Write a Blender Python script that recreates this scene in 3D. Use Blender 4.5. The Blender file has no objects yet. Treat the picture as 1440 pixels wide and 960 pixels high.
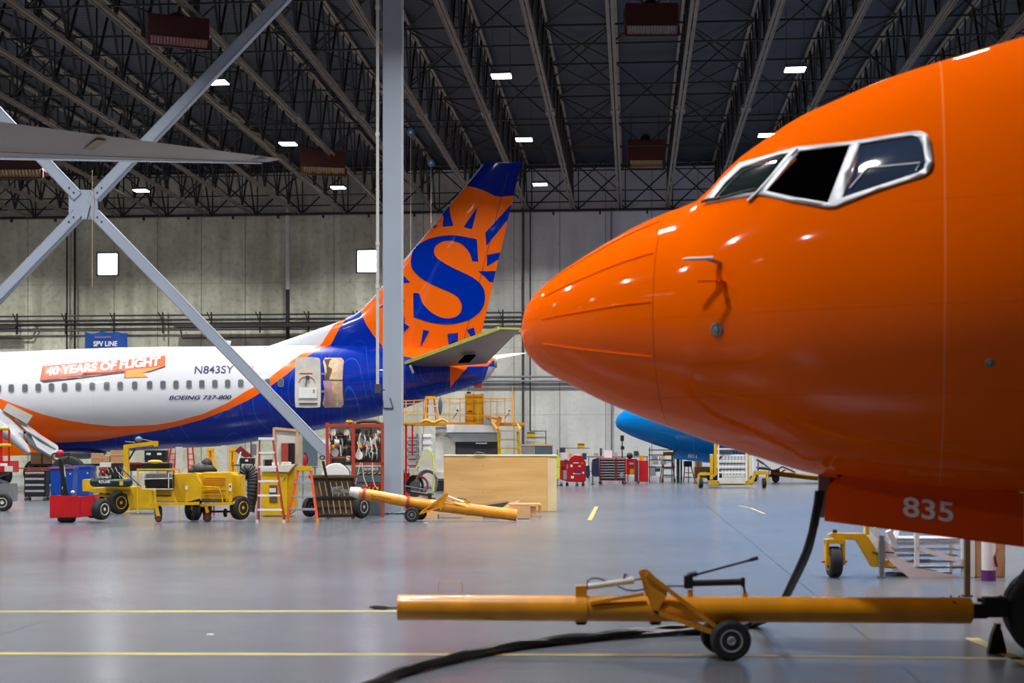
import bpy, bmesh, math, random
from mathutils import Vector, Matrix, Euler
from mathutils.bvhtree import BVHTree
from mathutils.geometry import delaunay_2d_cdt
R = math.radians
PI = math.pi
random.seed(7)
scn = bpy.context.scene
COL = scn.collection
# ------------------------------------------------------------------ camera
FPX = 2000.0; HOR = 625.0; CAMH = 1.7; YAW = R(4.86)
CY, SY = math.cos(YAW), math.sin(YAW)
cam = bpy.data.cameras.new('camera'); camo = bpy.data.objects.new('camera', cam); COL.objects.link(camo)
cam.sensor_width = 36; cam.lens = 50; cam.shift_y = (HOR - 480) / 1440
camo.location = (0, 0, CAMH); camo.rotation_euler = (R(90), 0, YAW)
cam.clip_end = 400
cam.dof.use_dof = True; cam.dof.focus_distance = 48; cam.dof.aperture_fstop = 2.2
scn.camera = camo

def W(px, py, Z):
    x = (px - 720) / FPX * Z
    return Vector((x * CY - Z * SY, x * SY + Z * CY, CAMH + (HOR - py) / FPX * Z))
def GZ(py): return CAMH * FPX / (py - HOR)
def G(px, py):
    p = W(px, py, GZ(py)); p.z = 0; return p
WALLY = 76.0
def OnWall(px, py, Y=WALLY):
    Z = Y / (CY + SY * (px - 720) / FPX); return W(px, py, Z)

# ------------------------------------------------------------------ materials
def S(r, g, b):
    f = lambda c: (c / 255 / 12.92) if c / 255 <= .04045 else ((c / 255 + .055) / 1.055) ** 2.4
    return (f(r), f(g), f(b), 1)
def mat(name, col, rough=.5, metal=0, coat=0, var=.12, scale=3.0, bump=0, spec=.5, emit=None, es=0):
    m = bpy.data.materials.new(name); m.use_nodes = True
    nt = m.node_tree; b = nt.nodes['Principled BSDF']
    b.inputs['Roughness'].default_value = rough; b.inputs['Metallic'].default_value = metal
    b.inputs['Coat Weight'].default_value = coat; b.inputs['Coat Roughness'].default_value = .06
    b.inputs['Specular IOR Level'].default_value = spec
    b.inputs['Base Color'].default_value = col
    if var > 0:
        tc = nt.nodes.new('ShaderNodeTexCoord'); n = nt.nodes.new('ShaderNodeTexNoise')
        n.inputs['Scale'].default_value = scale; n.inputs['Detail'].default_value = 5
        nt.links.new(tc.outputs['Object'], n.inputs['Vector'])
        mr = nt.nodes.new('ShaderNodeMapRange'); mr.inputs[1].default_value = .3; mr.inputs[2].default_value = .7
        mr.inputs[3].default_value = 1 - var; mr.inputs[4].default_value = 1 + var * .4
        nt.links.new(n.outputs['Fac'], mr.inputs[0])
        mx = nt.nodes.new('ShaderNodeVectorMath'); mx.operation = 'SCALE'
        mx.inputs[0].default_value = col[:3]; nt.links.new(mr.outputs[0], mx.inputs['Scale'])
        nt.links.new(mx.outputs[0], b.inputs['Base Color'])
        if bump:
            bp = nt.nodes.new('ShaderNodeBump'); bp.inputs['Strength'].default_value = bump; bp.inputs['Distance'].default_value = .02
            nt.links.new(n.outputs['Fac'], bp.inputs['Height']); nt.links.new(bp.outputs[0], b.inputs['Normal'])
    if emit: b.inputs['Emission Color'].default_value = emit; b.inputs['Emission Strength'].default_value = es
    return m
M = {}
def mk(n, *a, **k): M[n] = mat(n, *a, **k)
mk('yellow', S(216, 172, 8), .42, var=.22, scale=2.2)
mk('ochre', S(218, 142, 8), .38, var=.2, scale=4, coat=.25)
mk('amber', S(244, 172, 20), .4, var=.15)
mk('red', S(190, 16, 24), .38, var=.15)
mk('darkred', S(122, 24, 22), .5, var=.3)
mk('rust', S(168, 62, 44), .55, var=.2)
mk('orange', S(226, 82, 28), .5, var=.12)
mk('black', S(24, 24, 27), .5, var=.3)
mk('rubber', S(26, 26, 28), .75, var=.35, scale=9)
mk('cable', S(14, 14, 17), .42, var=.1)
mk('grey', S(118, 122, 126), .5, var=.2)
mk('darkgrey', S(66, 70, 74), .5, var=.2)
mk('slate', S(92, 106, 116), .45, var=.12)
mk('steelblue', S(158, 170, 186), .45, var=.05, scale=1.2)
mk('white', S(232, 233, 234), .45, var=.08)
mk('offwhite', S(214, 210, 200), .5, var=.15)
mk('alu', S(178, 181, 187), .5, metal=.55, var=.08)
mk('chrome', S(215, 218, 222), .18, metal=1, var=.05)
mk('blue', S(18, 66, 160), .4, var=.1)
mk('navy', S(24, 34, 70), .7, var=.2)
mk('orange_paint_door', S(244, 84, 0), .4, coat=.3, var=.03, spec=.1)
mk('blue_paint_door', S(0, 128, 208), .4, coat=.3, var=.03)
mk('skyblue', S(8, 140, 216), .3, coat=.6, var=.03)
mk('green', S(24, 78, 56), .5, var=.2)
mk('darkgreen', S(14, 42, 38), .35, var=.2)
mk('card', S(190, 146, 104), .8, var=.12)
mk('tan', S(214, 170, 120), .6, var=.12)
mk('brown', S(92, 72, 46), .7, var=.3, scale=5)
mk('strip', S(196, 176, 140), .7)
mk('hiviz', S(214, 235, 40), .7)
mk('purple', S(90, 40, 110), .6)
mk('cabin', S(226, 190, 150), .6, var=.3, scale=6)
mk('primer', S(206, 214, 96), .6)
mk('wingmetal', S(122, 119, 112), .38, metal=.45, var=.18, scale=.7)
mk('wingdirt', S(122, 106, 74), .5, metal=.2, var=.2, scale=1)
mk('leadedge', S(225, 225, 230), .14, metal=1, var=.05)
mk('flapgrey', S(146, 150, 154), .4, var=.1)
mk('shade', S(96, 94, 88), .5, var=.2)  # dull brownish grey for rails, wing panels and rack mesh
mk('glass', S(14, 20, 28), .06, coat=1, var=0, spec=.8)
mk('void', S(2, 2, 3), 1, var=0, spec=0)
mk('glassgreen', S(24, 38, 36), .05, coat=1, var=0)
mk('glassblue', S(54, 68, 94), .05, var=.3, scale=1.6, spec=.35)
mk('cabinwin', S(100, 106, 108), .2, coat=.5, var=.15)
mk('joist', S(128, 117, 104), .6, var=.25, scale=1.5)
mk('webbing', S(30, 27, 28), .7, var=.2)
mk('heaterred', S(58, 9, 8), .6, var=.25)
mk('louvre', S(150, 122, 62), .5, metal=.3)
mk('lens', S(255, 255, 255), .4, var=0, emit=(1, .98, .95, 1), es=14)
mk('daypane', S(255, 255, 255), .4, var=0, emit=(.93, .97, 1, 1), es=9)
mk('hoistblue', S(70, 140, 190), .4)
mk('lineyellow', S(184, 170, 98), .5, var=.25, scale=1.1)
mk('pipewhite', S(200, 200, 196), .5)
mk('paper', S(236, 236, 238), .8, var=0)
mk('seam', S(58, 60, 62), .7, var=.2)
mk('letternavy', S(18, 30, 96), .4, var=0)
mk('arroworange', S(226, 104, 66), .4, var=.03)
mk('arrowamber', S(240, 158, 74), .4, var=.03)
mk('arrowdark', S(66, 52, 62), .4, var=.1)
mk('finblue', S(0, 46, 170), .35, coat=.5, var=.03, spec=.0)
mk('banner', S(18, 76, 160), .6, var=.12, scale=1)
mk('bannertext', S(240, 242, 248), .7, var=0)
mk('pinkgrey', S(196, 156, 168), .7)

# ------------------------------------------------------------------ mesh builder
class MB:
    def __init__(s): s.v = []; s.f = []
    def add(s, vs, fs):
        n = len(s.v); s.v += [tuple(v) for v in vs]; s.f += [tuple(i + n for i in f) for f in fs]; return s
    def box(s, x0, x1, d0, d1, y0, y1):
        v = [(x, d, y) for y in (y0, y1) for d in (d0, d1) for x in (x0, x1)]
        return s.add(v, [(0, 1, 3, 2), (4, 6, 7, 5), (0, 4, 5, 1), (2, 3, 7, 6), (0, 2, 6, 4), (1, 5, 7, 3)])
    def bar(s, p, q, w, h=None, roll=0):
        p = Vector(p); q = Vector(q); h = h or w; a = (q - p)
        if a.length < 1e-9: return s
        a.normalize(); ref = Vector((0, 1, 0)) if abs(a.y) < .9 else Vector((1, 0, 0))
        u = a.cross(ref).normalized(); t = a.cross(u)
        vs = [c + u * (i * w / 2) + t * (j * h / 2) for c in (p, q) for i, j in ((-1, -1), (1, -1), (1, 1), (-1, 1))]
        return s.add(vs, [(0, 3, 2, 1), (4, 5, 6, 7), (0, 1, 5, 4), (1, 2, 6, 5), (2, 3, 7, 6), (3, 0, 4, 7)])
    def tube(s, pts, r, n=8, caps=True, closed=False):
        pts = [Vector(p) for p in pts]; rs = r if isinstance(r, (list, tuple)) else [r] * len(pts); vs = []; L = len(pts)
        u = None
        for i, p in enumerate(pts):
            a = (pts[min(i + 1, L - 1)] - pts[max(i - 1, 0)])
            if closed: a = pts[(i + 1) % L] - pts[i - 1]
            a.normalize()
            if u is None:
                ref = Vector((0, 1, 0)) if abs(a.y) < .9 else Vector((1, 0, 0)); u = a.cross(ref)
            u = (u - a * u.dot(a)).normalized(); t = a.cross(u)
            vs += [p + (u * math.cos(2 * PI * k / n) + t * math.sin(2 * PI * k / n)) * rs[i] for k in range(n)]
        fs = [(i * n + k, i * n + (k + 1) % n, (i + 1) * n + (k + 1) % n, (i + 1) * n + k) for i in range(L - 1) for k in range(n)]
        if closed: fs += [((L - 1) * n + k, (L - 1) * n + (k + 1) % n, (k + 1) % n, k) for k in range(n)]
        elif caps: fs += [tuple(range(n)), tuple((L - 1) * n + k for k in range(n))]
        return s.add(vs, fs)
    def lathe(s, c, axis, prof, n=24):
        c = Vector(c); a = Vector(axis).normalized(); ref = Vector((0, 0, 1)) if abs(a.z) < .9 else Vector((1, 0, 0))
        u = a.cross(ref).normalized(); t = a.cross(u); vs = []
        for (h, r) in prof: vs += [c + a * h + (u * math.cos(2 * PI * k / n) + t * math.sin(2 * PI * k / n)) * max(r, 1e-4) for k in range(n)]
        L = len(prof)
        fs = [(i * n + k, i * n + (k + 1) % n, (i + 1) * n + (k + 1) % n, (i + 1) * n + k) for i in range(L - 1) for k in range(n)]
        fs += [tuple(range(n)), tuple((L - 1) * n + k for k in range(n))]
        return s.add(vs, fs)
    def prism(s, poly, d0, d1):
        n = len(poly); vs = [(x, d0, y) for x, y in poly] + [(x, d1, y) for x, y in poly]
        return s.add(vs, [tuple(range(n)), tuple(range(2 * n - 1, n - 1, -1))] + [(i, (i + 1) % n, n + (i + 1) % n, n + i) for i in range(n)])
    def ball(s, c, r, n=12, sq=(1, 1, 1), jit=0):
        vs = []; fs = []
        for i in range(n // 2 + 1):
            for k in range(n):
                th = PI * i / (n // 2); ph = 2 * PI * k / n; q = 1 + jit * (random.random() - .5)
                vs.append((c[0] + r * q * sq[0] * math.sin(th) * math.cos(ph), c[1] + r * q * sq[1] * math.sin(th) * math.sin(ph), c[2] + r * q * sq[2] * math.cos(th)))
        fs = [(i * n + k, i * n + (k + 1) % n, (i + 1) * n + (k + 1) % n, (i + 1) * n + k) for i in range(n // 2) for k in range(n)]
        return s.add(vs, fs)

def build(name, mb, m, parent=None, smooth=False, xf=None, bev=0):
    me = bpy.data.meshes.new(name)
    vs = [xf(Vector(v)) for v in mb.v] if xf else mb.v
    me.from_pydata([tuple(v) for v in vs], [], mb.f)
    bm = bmesh.new(); bm.from_mesh(me)
    bmesh.ops.remove_doubles(bm, verts=bm.verts, dist=1e-5)
    bmesh.ops.recalc_face_normals(bm, faces=bm.faces)
    if bev: bmesh.ops.bevel(bm, geom=[e for e in bm.edges if len(e.link_faces) == 2 and e.calc_face_angle(0) > .9], offset=bev, segments=2, affect='EDGES', clamp_overlap=True)
    if smooth:
        for e in bm.edges:
            if len(e.link_faces) == 2 and e.calc_face_angle(0) > .62: e.smooth = False
        for f in bm.faces: f.smooth = True
    bm.to_mesh(me); bm.free()
    me.materials.append(M[m] if isinstance(m, str) else m)
    o = bpy.data.objects.new(name, me); COL.objects.link(o)
    if parent: o.parent = parent
    return o
def tag(o, label=None, cat=None, group=None, kind=None):
    if label: o['label'] = label
    if cat: o['category'] = cat
    if group: o['group'] = group
    if kind: o['kind'] = kind
    return o

class T:
    """A thing: an Empty at its base; parts are written in the local frame (across, away, height) at one uniform scale."""
    def __init__(s, name, label, cat, px, py=None, Z=None, rot=0, group=None):
        s.px = px
        if Z is None: Z = GZ(py); s.py = py; base = G(px, py)
        elif py is None: s.py = HOR + CAMH * FPX / Z; base = W(px, s.py, Z); base.z = 0
        else: s.py = py; base = W(px, py, Z)
        s.k = Z / FPX; s.Z = Z
        s.e = bpy.data.objects.new(name, None); s.e.empty_display_size = .3; COL.objects.link(s.e)
        s.e.location = base; s.e.rotation_euler = (0, 0, YAW + rot)
        tag(s.e, label, cat, group)
    def xf(s, v): return Vector(((v.x - s.px) * s.k, v.y * s.k, (s.py - v.z) * s.k))
    def part(s, name, mb, m, parent=None, smooth=False, label=None, bev=0):
        o = build(name, mb, m, parent or s.e, smooth, s.xf, bev)
        if label: o['label'] = label
        return o
    def box(s, name, m, x0, x1, y0, y1, d0, d1, parent=None, bev=.01, **k):
        return s.part(name, MB().box(x0, x1, d0, d1, y0, y1), m, parent, bev=bev, **k)
    def prism(s, name, m, poly, d0, d1, parent=None, bev=0, **k): return s.part(name, MB().prism(poly, d0, d1), m, parent, bev=bev, **k)
    def bars(s, name, m, segs, w=1.2, parent=None, **k):
        b = MB()
        for g in segs: b.bar(g[0], g[1], g[2] if len(g) > 2 else w)
        return s.part(name, b, m, parent, **k)
    def tubes(s, name, m, paths, r=1, parent=None, n=8, **k):
        b = MB()
        for p in paths: b.tube(p, r, n)
        return s.part(name, b, m, parent, smooth=True, **k)
    def wheel(s, cx, cy, r, w, d=0, axis='d', hub='alu', parent=None, hr=.55):
        ax = {'d': (0, 1, 0), 'x': (1, 0, 0)}[axis] if isinstance(axis, str) else axis
        b = MB().lathe((cx, d, cy), ax, [(-w * .5, r * hr), (-w * .5, r * .86), (-w * .38, r * .97), (-w * .2, r), (-w * .17, r * .97), (-w * .05, r * .97), (-w * .02, r), (w * .02, r), (w * .05, r * .97), (w * .17, r * .97), (w * .2, r), (w * .38, r * .97), (w * .5, r * .86), (w * .5, r * hr)], 28)
        t = s.part('tire', b, 'rubber', parent, smooth=True)
        h = MB().lathe((cx, d, cy), ax, [(-w * .52, r * .12), (-w * .58, r * .13), (-w * .58, r * .2), (-w * .42, r * .24), (-w * .36, r * hr * .8), (-w * .53, r * hr * .9), (-w * .53, r * hr * 1.03), (w * .53, r * hr * 1.03), (w * .53, r * hr * .9), (w * .36, r * hr * .8), (w * .42, r * .2), (w * .55, r * .12)], 20)
        s.part('hub', h, hub, t, smooth=True)
        return t

def catmull(pts, n=4, corner=50):
    L = len(pts); out = []
    P = [Vector(p) for p in pts]
    def iscorner(i):
        a = P[i] - P[i - 1]; b = P[(i + 1) % L] - P[i]
        return abs(a.angle_signed(b)) > R(corner)
    for i in range(L):
        p1, p2 = P[i], P[(i + 1) % L]
        p0 = P[i - 1] if not iscorner(i) else p1 * 2 - p2
        p3 = P[(i + 2) % L] if not iscorner((i + 1) % L) else p2 * 2 - p1
        for k in range(n):
            t = k / n
            out.append(tuple(.5 * ((2 * p1) + (p2 - p0) * t + (2 * p0 - 5 * p1 + 4 * p2 - p3) * t * t + (3 * p1 - p0 - 3 * p2 + p3) * t ** 3)))
    return out
def inpoly(x, y, poly):
    c = False; n = len(poly)
    for i in range(n):
        x1, y1 = poly[i]; x2, y2 = poly[i - 1]
        if (y1 > y) != (y2 > y) and x < (x2 - x1) * (y - y1) / (y2 - y1) + x1: c = not c
    return c
class Skin:
    """Lays thin painted or glazed shapes onto a body's real surface."""
    def __init__(s, objs, root):
        s.M = root.matrix_basis.copy(); s.Mi = s.M.inverted(); vs = []; fs = []
        for o in objs:
            n = len(vs); vs += [v.co.copy() for v in o.data.vertices]; fs += [[i + n for i in p.vertices] for p in o.data.polygons]
        s.bvh = BVHTree.FromPolygons(vs, fs); s.o = s.Mi @ Vector((0, 0, CAMH)); s.parent = root
    def hit(s, px, py, off=.006):
        d = (s.Mi @ W(px, py, 50) - s.o).normalized()
        p, n, i, _ = s.bvh.ray_cast(s.o, d)
        if p is None:
            best = None
            for q in range(1, 120):
                a = s.o + d * (8 + q * .6) if s.o.length < 30 else s.o + d * (30 + q * .5)
                l, nn, i, dist = s.bvh.find_nearest(a)
                if best is None or dist < best[0]: best = (dist, l, nn)
            p, n = best[1], best[2]
        if n.dot(d) > 0: n = -n
        return p + n * off, n
    def patch(s, name, poly, m, step=4, off=.006, holes=(), thick=0, parent=None, label=None):
        xs = [p[0] for p in poly]; ys = [p[1] for p in poly]
        pts = []; edges = []
        for lp in [poly] + list(holes):
            n = len(pts); L = len(lp)
            pts += [Vector(p) for p in lp]; edges += [(n + i, n + (i + 1) % L) for i in range(L)]
        x = min(xs) + step * .5
        while x < max(xs):
            y = min(ys) + step * .5
            while y < max(ys):
                if inpoly(x, y, poly) and not any(inpoly(x, y, h) for h in holes): pts.append(Vector((x, y)))
                y += step
            x += step
        v, e, f, *_ = delaunay_2d_cdt(pts, edges, [], 0, 1e-4)
        b = MB(); vs = [s.hit(q[0], q[1], off)[0] for q in v]; fs = []
        for t in f:
            cx = sum(v[i][0] for i in t) / 3; cy = sum(v[i][1] for i in t) / 3
            if inpoly(cx, cy, poly) and not any(inpoly(cx, cy, h) for h in holes): fs.append(tuple(t))
        b.add(vs, fs); o = build(name, b, m, parent or s.parent, smooth=False)
        for p in o.data.polygons: p.use_smooth = True
        if thick:
            md = o.modifiers.new('thickness', 'SOLIDIFY'); md.thickness = thick; md.offset = 0
        if label: o['label'] = label
        return o
    def text(s, name, txt, m, x0, y0, x1, y1, h, slant=0, off=.02, bold=.0, parent=None, label=None):
        me = textmesh(txt, bold)
        b = MB(); vs = []
        ux, uy = x1 - x0, y1 - y0; l = math.hypot(ux, uy)
        for v in me.vertices:
            tx, ty = v.co.x, v.co.y
            px = x0 + ux * (tx + 0) + slant * ty * h + uy / l * ty * h; py = y0 + uy * tx - ty * h
            vs.append(s.hit(px, py, off)[0])
        b.add(vs, [tuple(p.vertices) for p in me.polygons]); o = build(name, b, m, parent or s.parent)
        if label: o['label'] = label
        return o
def textmesh(txt, bold=0, space=1.0):
    """text normalised: width 0..1, cap height 0..1"""
    cu = bpy.data.curves.new('lettering', 'FONT'); cu.body = txt; cu.offset = bold; cu.size = 1; cu.space_character = space
    o = bpy.data.objects.new('lettering', cu); COL.objects.link(o)
    bpy.context.view_layer.update()
    me = bpy.data.meshes.new_from_object(o.evaluated_get(bpy.context.evaluated_depsgraph_get()))
    bpy.data.objects.remove(o)
    bm = bmesh.new(); bm.from_mesh(me); bmesh.ops.triangulate(bm, faces=bm.faces)
    bm.to_mesh(me); bm.free()
    xs = [v.co.x for v in me.vertices]; ys = [v.co.y for v in me.vertices]
    a, b_, c, d = min(xs), max(xs), min(ys), max(ys)
    for v in me.vertices: v.co = ((v.co.x - a) / (b_ - a), (v.co.y - c) / (d - c), 0)
    return me
def tlabel(t, name, txt, m, x0, x1, y0, y1, d, parent=None, bold=0, slant=0, drop=0):
    me = textmesh(txt, bold); b = MB()
    b.add([(x0 + (x1 - x0) * v.co.x + slant * v.co.y * (y1 - y0), d, y1 + drop * v.co.x + (y0 - y1) * v.co.y) for v in me.vertices], [tuple(p.vertices) for p in me.polygons])
    return t.part(name, b, m, parent)
def copytree(o, parent=None):
    c = o.copy(); COL.objects.link(c)
    if parent: c.parent = parent; c.matrix_parent_inverse = Matrix.Identity(4)
    for ch in list(o.children): copytree(ch, c)
    return c
# ------------------------------------------------------------------ setting
X0, X1, Y0 = -50.0, 42.0, -26.0
def chordz(y): return 14.2 + (WALLY - y) * .0115
def nodes(m): return m.node_tree.nodes, m.node_tree.links
def mathn(nt, op, a, b=None, c=None, clamp=False):
    n = nt.nodes.new('ShaderNodeMath'); n.operation = op; n.use_clamp = clamp
    for i, v in enumerate((a, b, c)):
        if v is None: continue
        if isinstance(v, (int, float)): n.inputs[i].default_value = v
        else: nt.links.new(v, n.inputs[i])
    return n.outputs[0]
def mixc(nt, f, a, b):
    n = nt.nodes.new('ShaderNodeMix'); n.data_type = 'RGBA'
    for s_, v in ((0, f), (6, a), (7, b)):
        if isinstance(v, (int, float, tuple)): n.inputs[s_].default_value = v
        else: nt.links.new(v, n.inputs[s_])
    return n.outputs[2]
def linemask(nt, coord, spacing, offset, width):
    a = mathn(nt, 'ADD', coord, -offset + spacing * 1000); a = mathn(nt, 'MODULO', a, spacing)
    a = mathn(nt, 'MINIMUM', a, mathn(nt, 'SUBTRACT', spacing, a)); return mathn(nt, 'LESS_THAN', a, width / 2)
def objxyz(nt):
    tc = nt.nodes.new('ShaderNodeTexCoord'); sp = nt.nodes.new('ShaderNodeSeparateXYZ'); nt.links.new(tc.outputs['Object'], sp.inputs[0]); return tc.outputs['Object'], sp.outputs
def noise(nt, vec, scale, detail=5, sx=1, sy=1, sz=1):
    mp = nt.nodes.new('ShaderNodeMapping'); mp.inputs['Scale'].default_value = (sx, sy, sz); nt.links.new(vec, mp.inputs[0])
    n = nt.nodes.new('ShaderNodeTexNoise'); n.inputs['Scale'].default_value = scale; n.inputs['Detail'].default_value = detail; nt.links.new(mp.outputs[0], n.inputs['Vector']); return n.outputs['Fac']
def maprange(nt, v, a, b, c, d):
    n = nt.nodes.new('ShaderNodeMapRange'); nt.links.new(v, n.inputs[0])
    for i, q in enumerate((a, b, c, d)): n.inputs[i + 1].default_value = q
    return n.outputs[0]
# floor
m = mat('floor_epoxy', S(128, 132, 140), .3, var=0, coat=0); nt = m.node_tree; B = nt.nodes['Principled BSDF']
vec, xyz = objxyz(nt)
c = mixc(nt, maprange(nt, noise(nt, vec, .22, 3), .3, .7, 0, 1), S(90, 94, 102), S(102, 107, 117))
c = mixc(nt, maprange(nt, noise(nt, vec, 1.6, 6, .15, 1.2, 1), .45, .8, 0, .3), c, S(92, 94, 101))
jm = mathn(nt, 'MAXIMUM', linemask(nt, xyz[0], 7.7, 2.05, .022), linemask(nt, xyz[1], 7.7, 3.4, .018))
c = mixc(nt, mathn(nt, 'MULTIPLY', jm, .75), c, S(38, 38, 42)); nt.links.new(c, B.inputs['Base Color'])
nt.links.new(maprange(nt, noise(nt, vec, .9, 6), .3, .7, .21, .25), B.inputs['Roughness'])
B.inputs['Specular IOR Level'].default_value = .6
M['floor'] = m
tag(build('floor', MB().box(X0, X1, Y0, WALLY + .3, -.3, 0), 'floor'), kind='structure')
# concrete wall
m = mat('precast_concrete', S(150, 150, 138), .85, var=0); nt = m.node_tree; B = nt.nodes['Principled BSDF']
vec, xyz = objxyz(nt)
c = mixc(nt, maprange(nt, noise(nt, vec, .5, 8, 1, 1, .8), .3, .7, 0, 1), S(168, 171, 150), S(226, 230, 208))
c = mixc(nt, maprange(nt, noise(nt, vec, .9, 6, 1.6, 1, .12), .42, .72, 0, .75), c, S(146, 146, 126))
c = mixc(nt, maprange(nt, noise(nt, vec, 3.5, 8), .5, .8, 0, .5), c, S(98, 96, 88))
upper_shadow = maprange(nt, xyz[2], 9.5, 12.5, 0, .22)  # upper wall darkened to paint in the shadow above the lamps' reach
c = mixc(nt, upper_shadow, c, S(118, 108, 104))
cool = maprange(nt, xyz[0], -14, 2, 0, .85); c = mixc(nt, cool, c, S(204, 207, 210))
jm = mathn(nt, 'MAXIMUM', linemask(nt, xyz[0], 2.45, 1.0, .05), mathn(nt, 'MULTIPLY', linemask(nt, xyz[2], 3.6, 3.3, .04), .45))
c = mixc(nt, mathn(nt, 'MULTIPLY', jm, .6), c, S(70, 68, 64)); nt.links.new(c, B.inputs['Base Color'])
bp = nt.nodes.new('ShaderNodeBump'); bp.inputs['Strength'].default_value = .3; bp.inputs['Distance'].default_value = .03
nt.links.new(noise(nt, vec, 4, 6), bp.inputs['Height']); nt.links.new(bp.outputs[0], B.inputs['Normal'])
M['concrete'] = m
wins = []
for (xa, xb, ya, yb) in ((136, 167, 357, 388), (501, 532, 350, 382)):
    p = OnWall(xa, yb); q = OnWall(xb, ya); wins.append((p.x, q.x, p.z, q.z))
ZT = 18.2
b = MB(); zb, zt = min(w[2] for w in wins), max(w[3] for w in wins)
b.box(X0, X1, WALLY, WALLY + .3, 0, zb); b.box(X0, X1, WALLY, WALLY + .3, zt, ZT)
xs = [X0] + [v for w in wins for v in w[:2]] + [X1]
for i in range(0, len(xs), 2): b.box(xs[i], xs[i + 1], WALLY, WALLY + .3, zb, zt)
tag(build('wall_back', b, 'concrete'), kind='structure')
for i, w in enumerate(wins):
    b = MB()
    for a, c_, z0, z1 in ((w[0], w[1], zb, zb + .07), (w[0], w[1], zt - .07, zt), (w[0], w[0] + .07, zb, zt), (w[1] - .07, w[1], zb, zt)): b.box(a, c_, WALLY - .05, WALLY + .2, z0, z1)
    f = tag(build('window_%d' % (i + 1), b, 'darkgrey'), kind='structure')
    build('window_pane', MB().box(w[0] + .07, w[1] - .07, WALLY + .1, WALLY + .13, zb + .07, zt - .07), 'daypane', f)
tag(build('wall_left', MB().box(X0 - .3, X0, Y0, WALLY + .3, 0, ZT), 'concrete'), kind='structure')
tag(build('wall_right', MB().box(X1, X1 + .3, Y0, WALLY + .3, 0, ZT), 'concrete'), kind='structure')
mk('door_steel', S(44, 46, 52), .7)
tag(build('wall_front', MB().box(X0, X1, Y0 - .3, Y0, 0, 18.6), 'door_steel'), kind='structure')
# roof deck: ribbed steel
m = mat('ribbed_roof_deck', S(52, 54, 64), .6, var=0, metal=.2); nt = m.node_tree; B = nt.nodes['Principled BSDF']
vec, xyz = objxyz(nt)
rb = mathn(nt, 'LESS_THAN', mathn(nt, 'MODULO', mathn(nt, 'ADD', xyz[1], 600), .3), .13)
c = mixc(nt, rb, S(44, 47, 64), S(19, 20, 29)); c = mixc(nt, maprange(nt, noise(nt, vec, .4, 4), .4, .7, 0, .5), c, S(26, 27, 34))
nt.links.new(c, B.inputs['Base Color']); M['deck'] = m
b = MB(); za, zc = chordz(Y0) + 2.5, chordz(WALLY) + 2.5
b.add([(X0, Y0, za), (X1, Y0, za), (X1, WALLY, zc), (X0, WALLY, zc), (X0, Y0, za + .2), (X1, Y0, za + .2), (X1, WALLY, zc + .2), (X0, WALLY, zc + .2)], [(0, 1, 2, 3), (4, 7, 6, 5), (0, 4, 5, 1), (1, 5, 6, 2), (2, 6, 7, 3), (3, 7, 4, 0)])
n_ = 0; y = Y0
tag(build('ceiling', b, 'deck'), kind='structure')
# roof joists
def joist(x, proto=[None]):
    lab = 'long pale steel roof joist with a double-angle bottom chord, running to the back wall'
    if proto[0]:
        r = copytree(proto[0]); r.location.x = x; return r
    e = bpy.data.objects.new('roof_joist', None); COL.objects.link(e); e.location = (x, 0, 0)
    tag(e, lab, 'roof joist', 'steel joists under the roof deck')
    ya, yb = -24.0, WALLY - .05
    b = MB()
    for s_ in (-1, 1):
        b.bar((s_ * .075, ya, chordz(ya)), (s_ * .075, yb, chordz(yb)), .012, .11); b.bar((s_ * .075 + s_ * .03, ya, chordz(ya) - .05), (s_ * .075 + s_ * .03, yb, chordz(yb) - .05), .085, .012)
    for yy in (18, 54.5):
        for s_ in (-1, 1): b.box(s_ * .12 - .05, s_ * .12 + .05, yy - .35, yy + .35, chordz(yy) - .07, chordz(yy) + .08)
    build('bottom_chord', b, 'joist', e)
    b = MB()
    for s_ in (-1, 1): b.bar((s_ * .075, ya, chordz(ya) + 2.38), (s_ * .075, yb, chordz(yb) + 2.38), .09, .1)
    build('top_chord', b, 'joist', e)
    b = MB(); y = yb; up = False; k = 0
    while y > ya + 1.3:
        y2 = y - 1.22; z = chordz(y)
        b.bar((0, y, z + (2.3 if up else .05)), (0, y2, z + (.05 if up else 2.3)), .07); 
        if k % 2: b.bar((0, y2, z + .05), (0, y2, z + 2.3), .05)
        up = not up; k += 1; y = y2
    build('web', b, 'webbing', e)
    proto[0] = e; return e
k = math.ceil((X0 + .5 + .68) / 2.48)
JX = []
while -.68 + 2.48 * k < X1 - .3: JX.append(-.68 + 2.48 * k); joist(JX[-1]); k += 1
# bridging rows between the joists
for r_, yy in enumerate([6, 16, 26, 36, 41, 46, 51, 56, 61, 66, 71]):
    b = MB(); z = chordz(yy)
    b.bar((JX[0], yy, z + .1), (JX[-1], yy, z + .1), .05); b.bar((JX[0], yy, z + 2.25), (JX[-1], yy, z + 2.25), .06)
    for i in range(len(JX) - 1):
        if (i + r_) % 2 == 0: b.bar((JX[i], yy, z + .1), (JX[i + 1], yy, z + 2.25), .045); b.bar((JX[i], yy, z + 2.25), (JX[i + 1], yy, z + .1), .045)
        if i % 2 == 0 and 3 < r_ < 10: b.bar((JX[i], yy, z + 2.28), (JX[i + 1], yy + 5, z + 2.22), .05); b.bar((JX[i + 1], yy, z + 2.28), (JX[i], yy + 5, z + 2.22), .05)
    o = build('joist_bridging', b, 'webbing')
    tag(o, 'dark row of cross bracing between the roof joists, parallel to the back wall', 'bracing', 'bracing rows between the joists')
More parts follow.
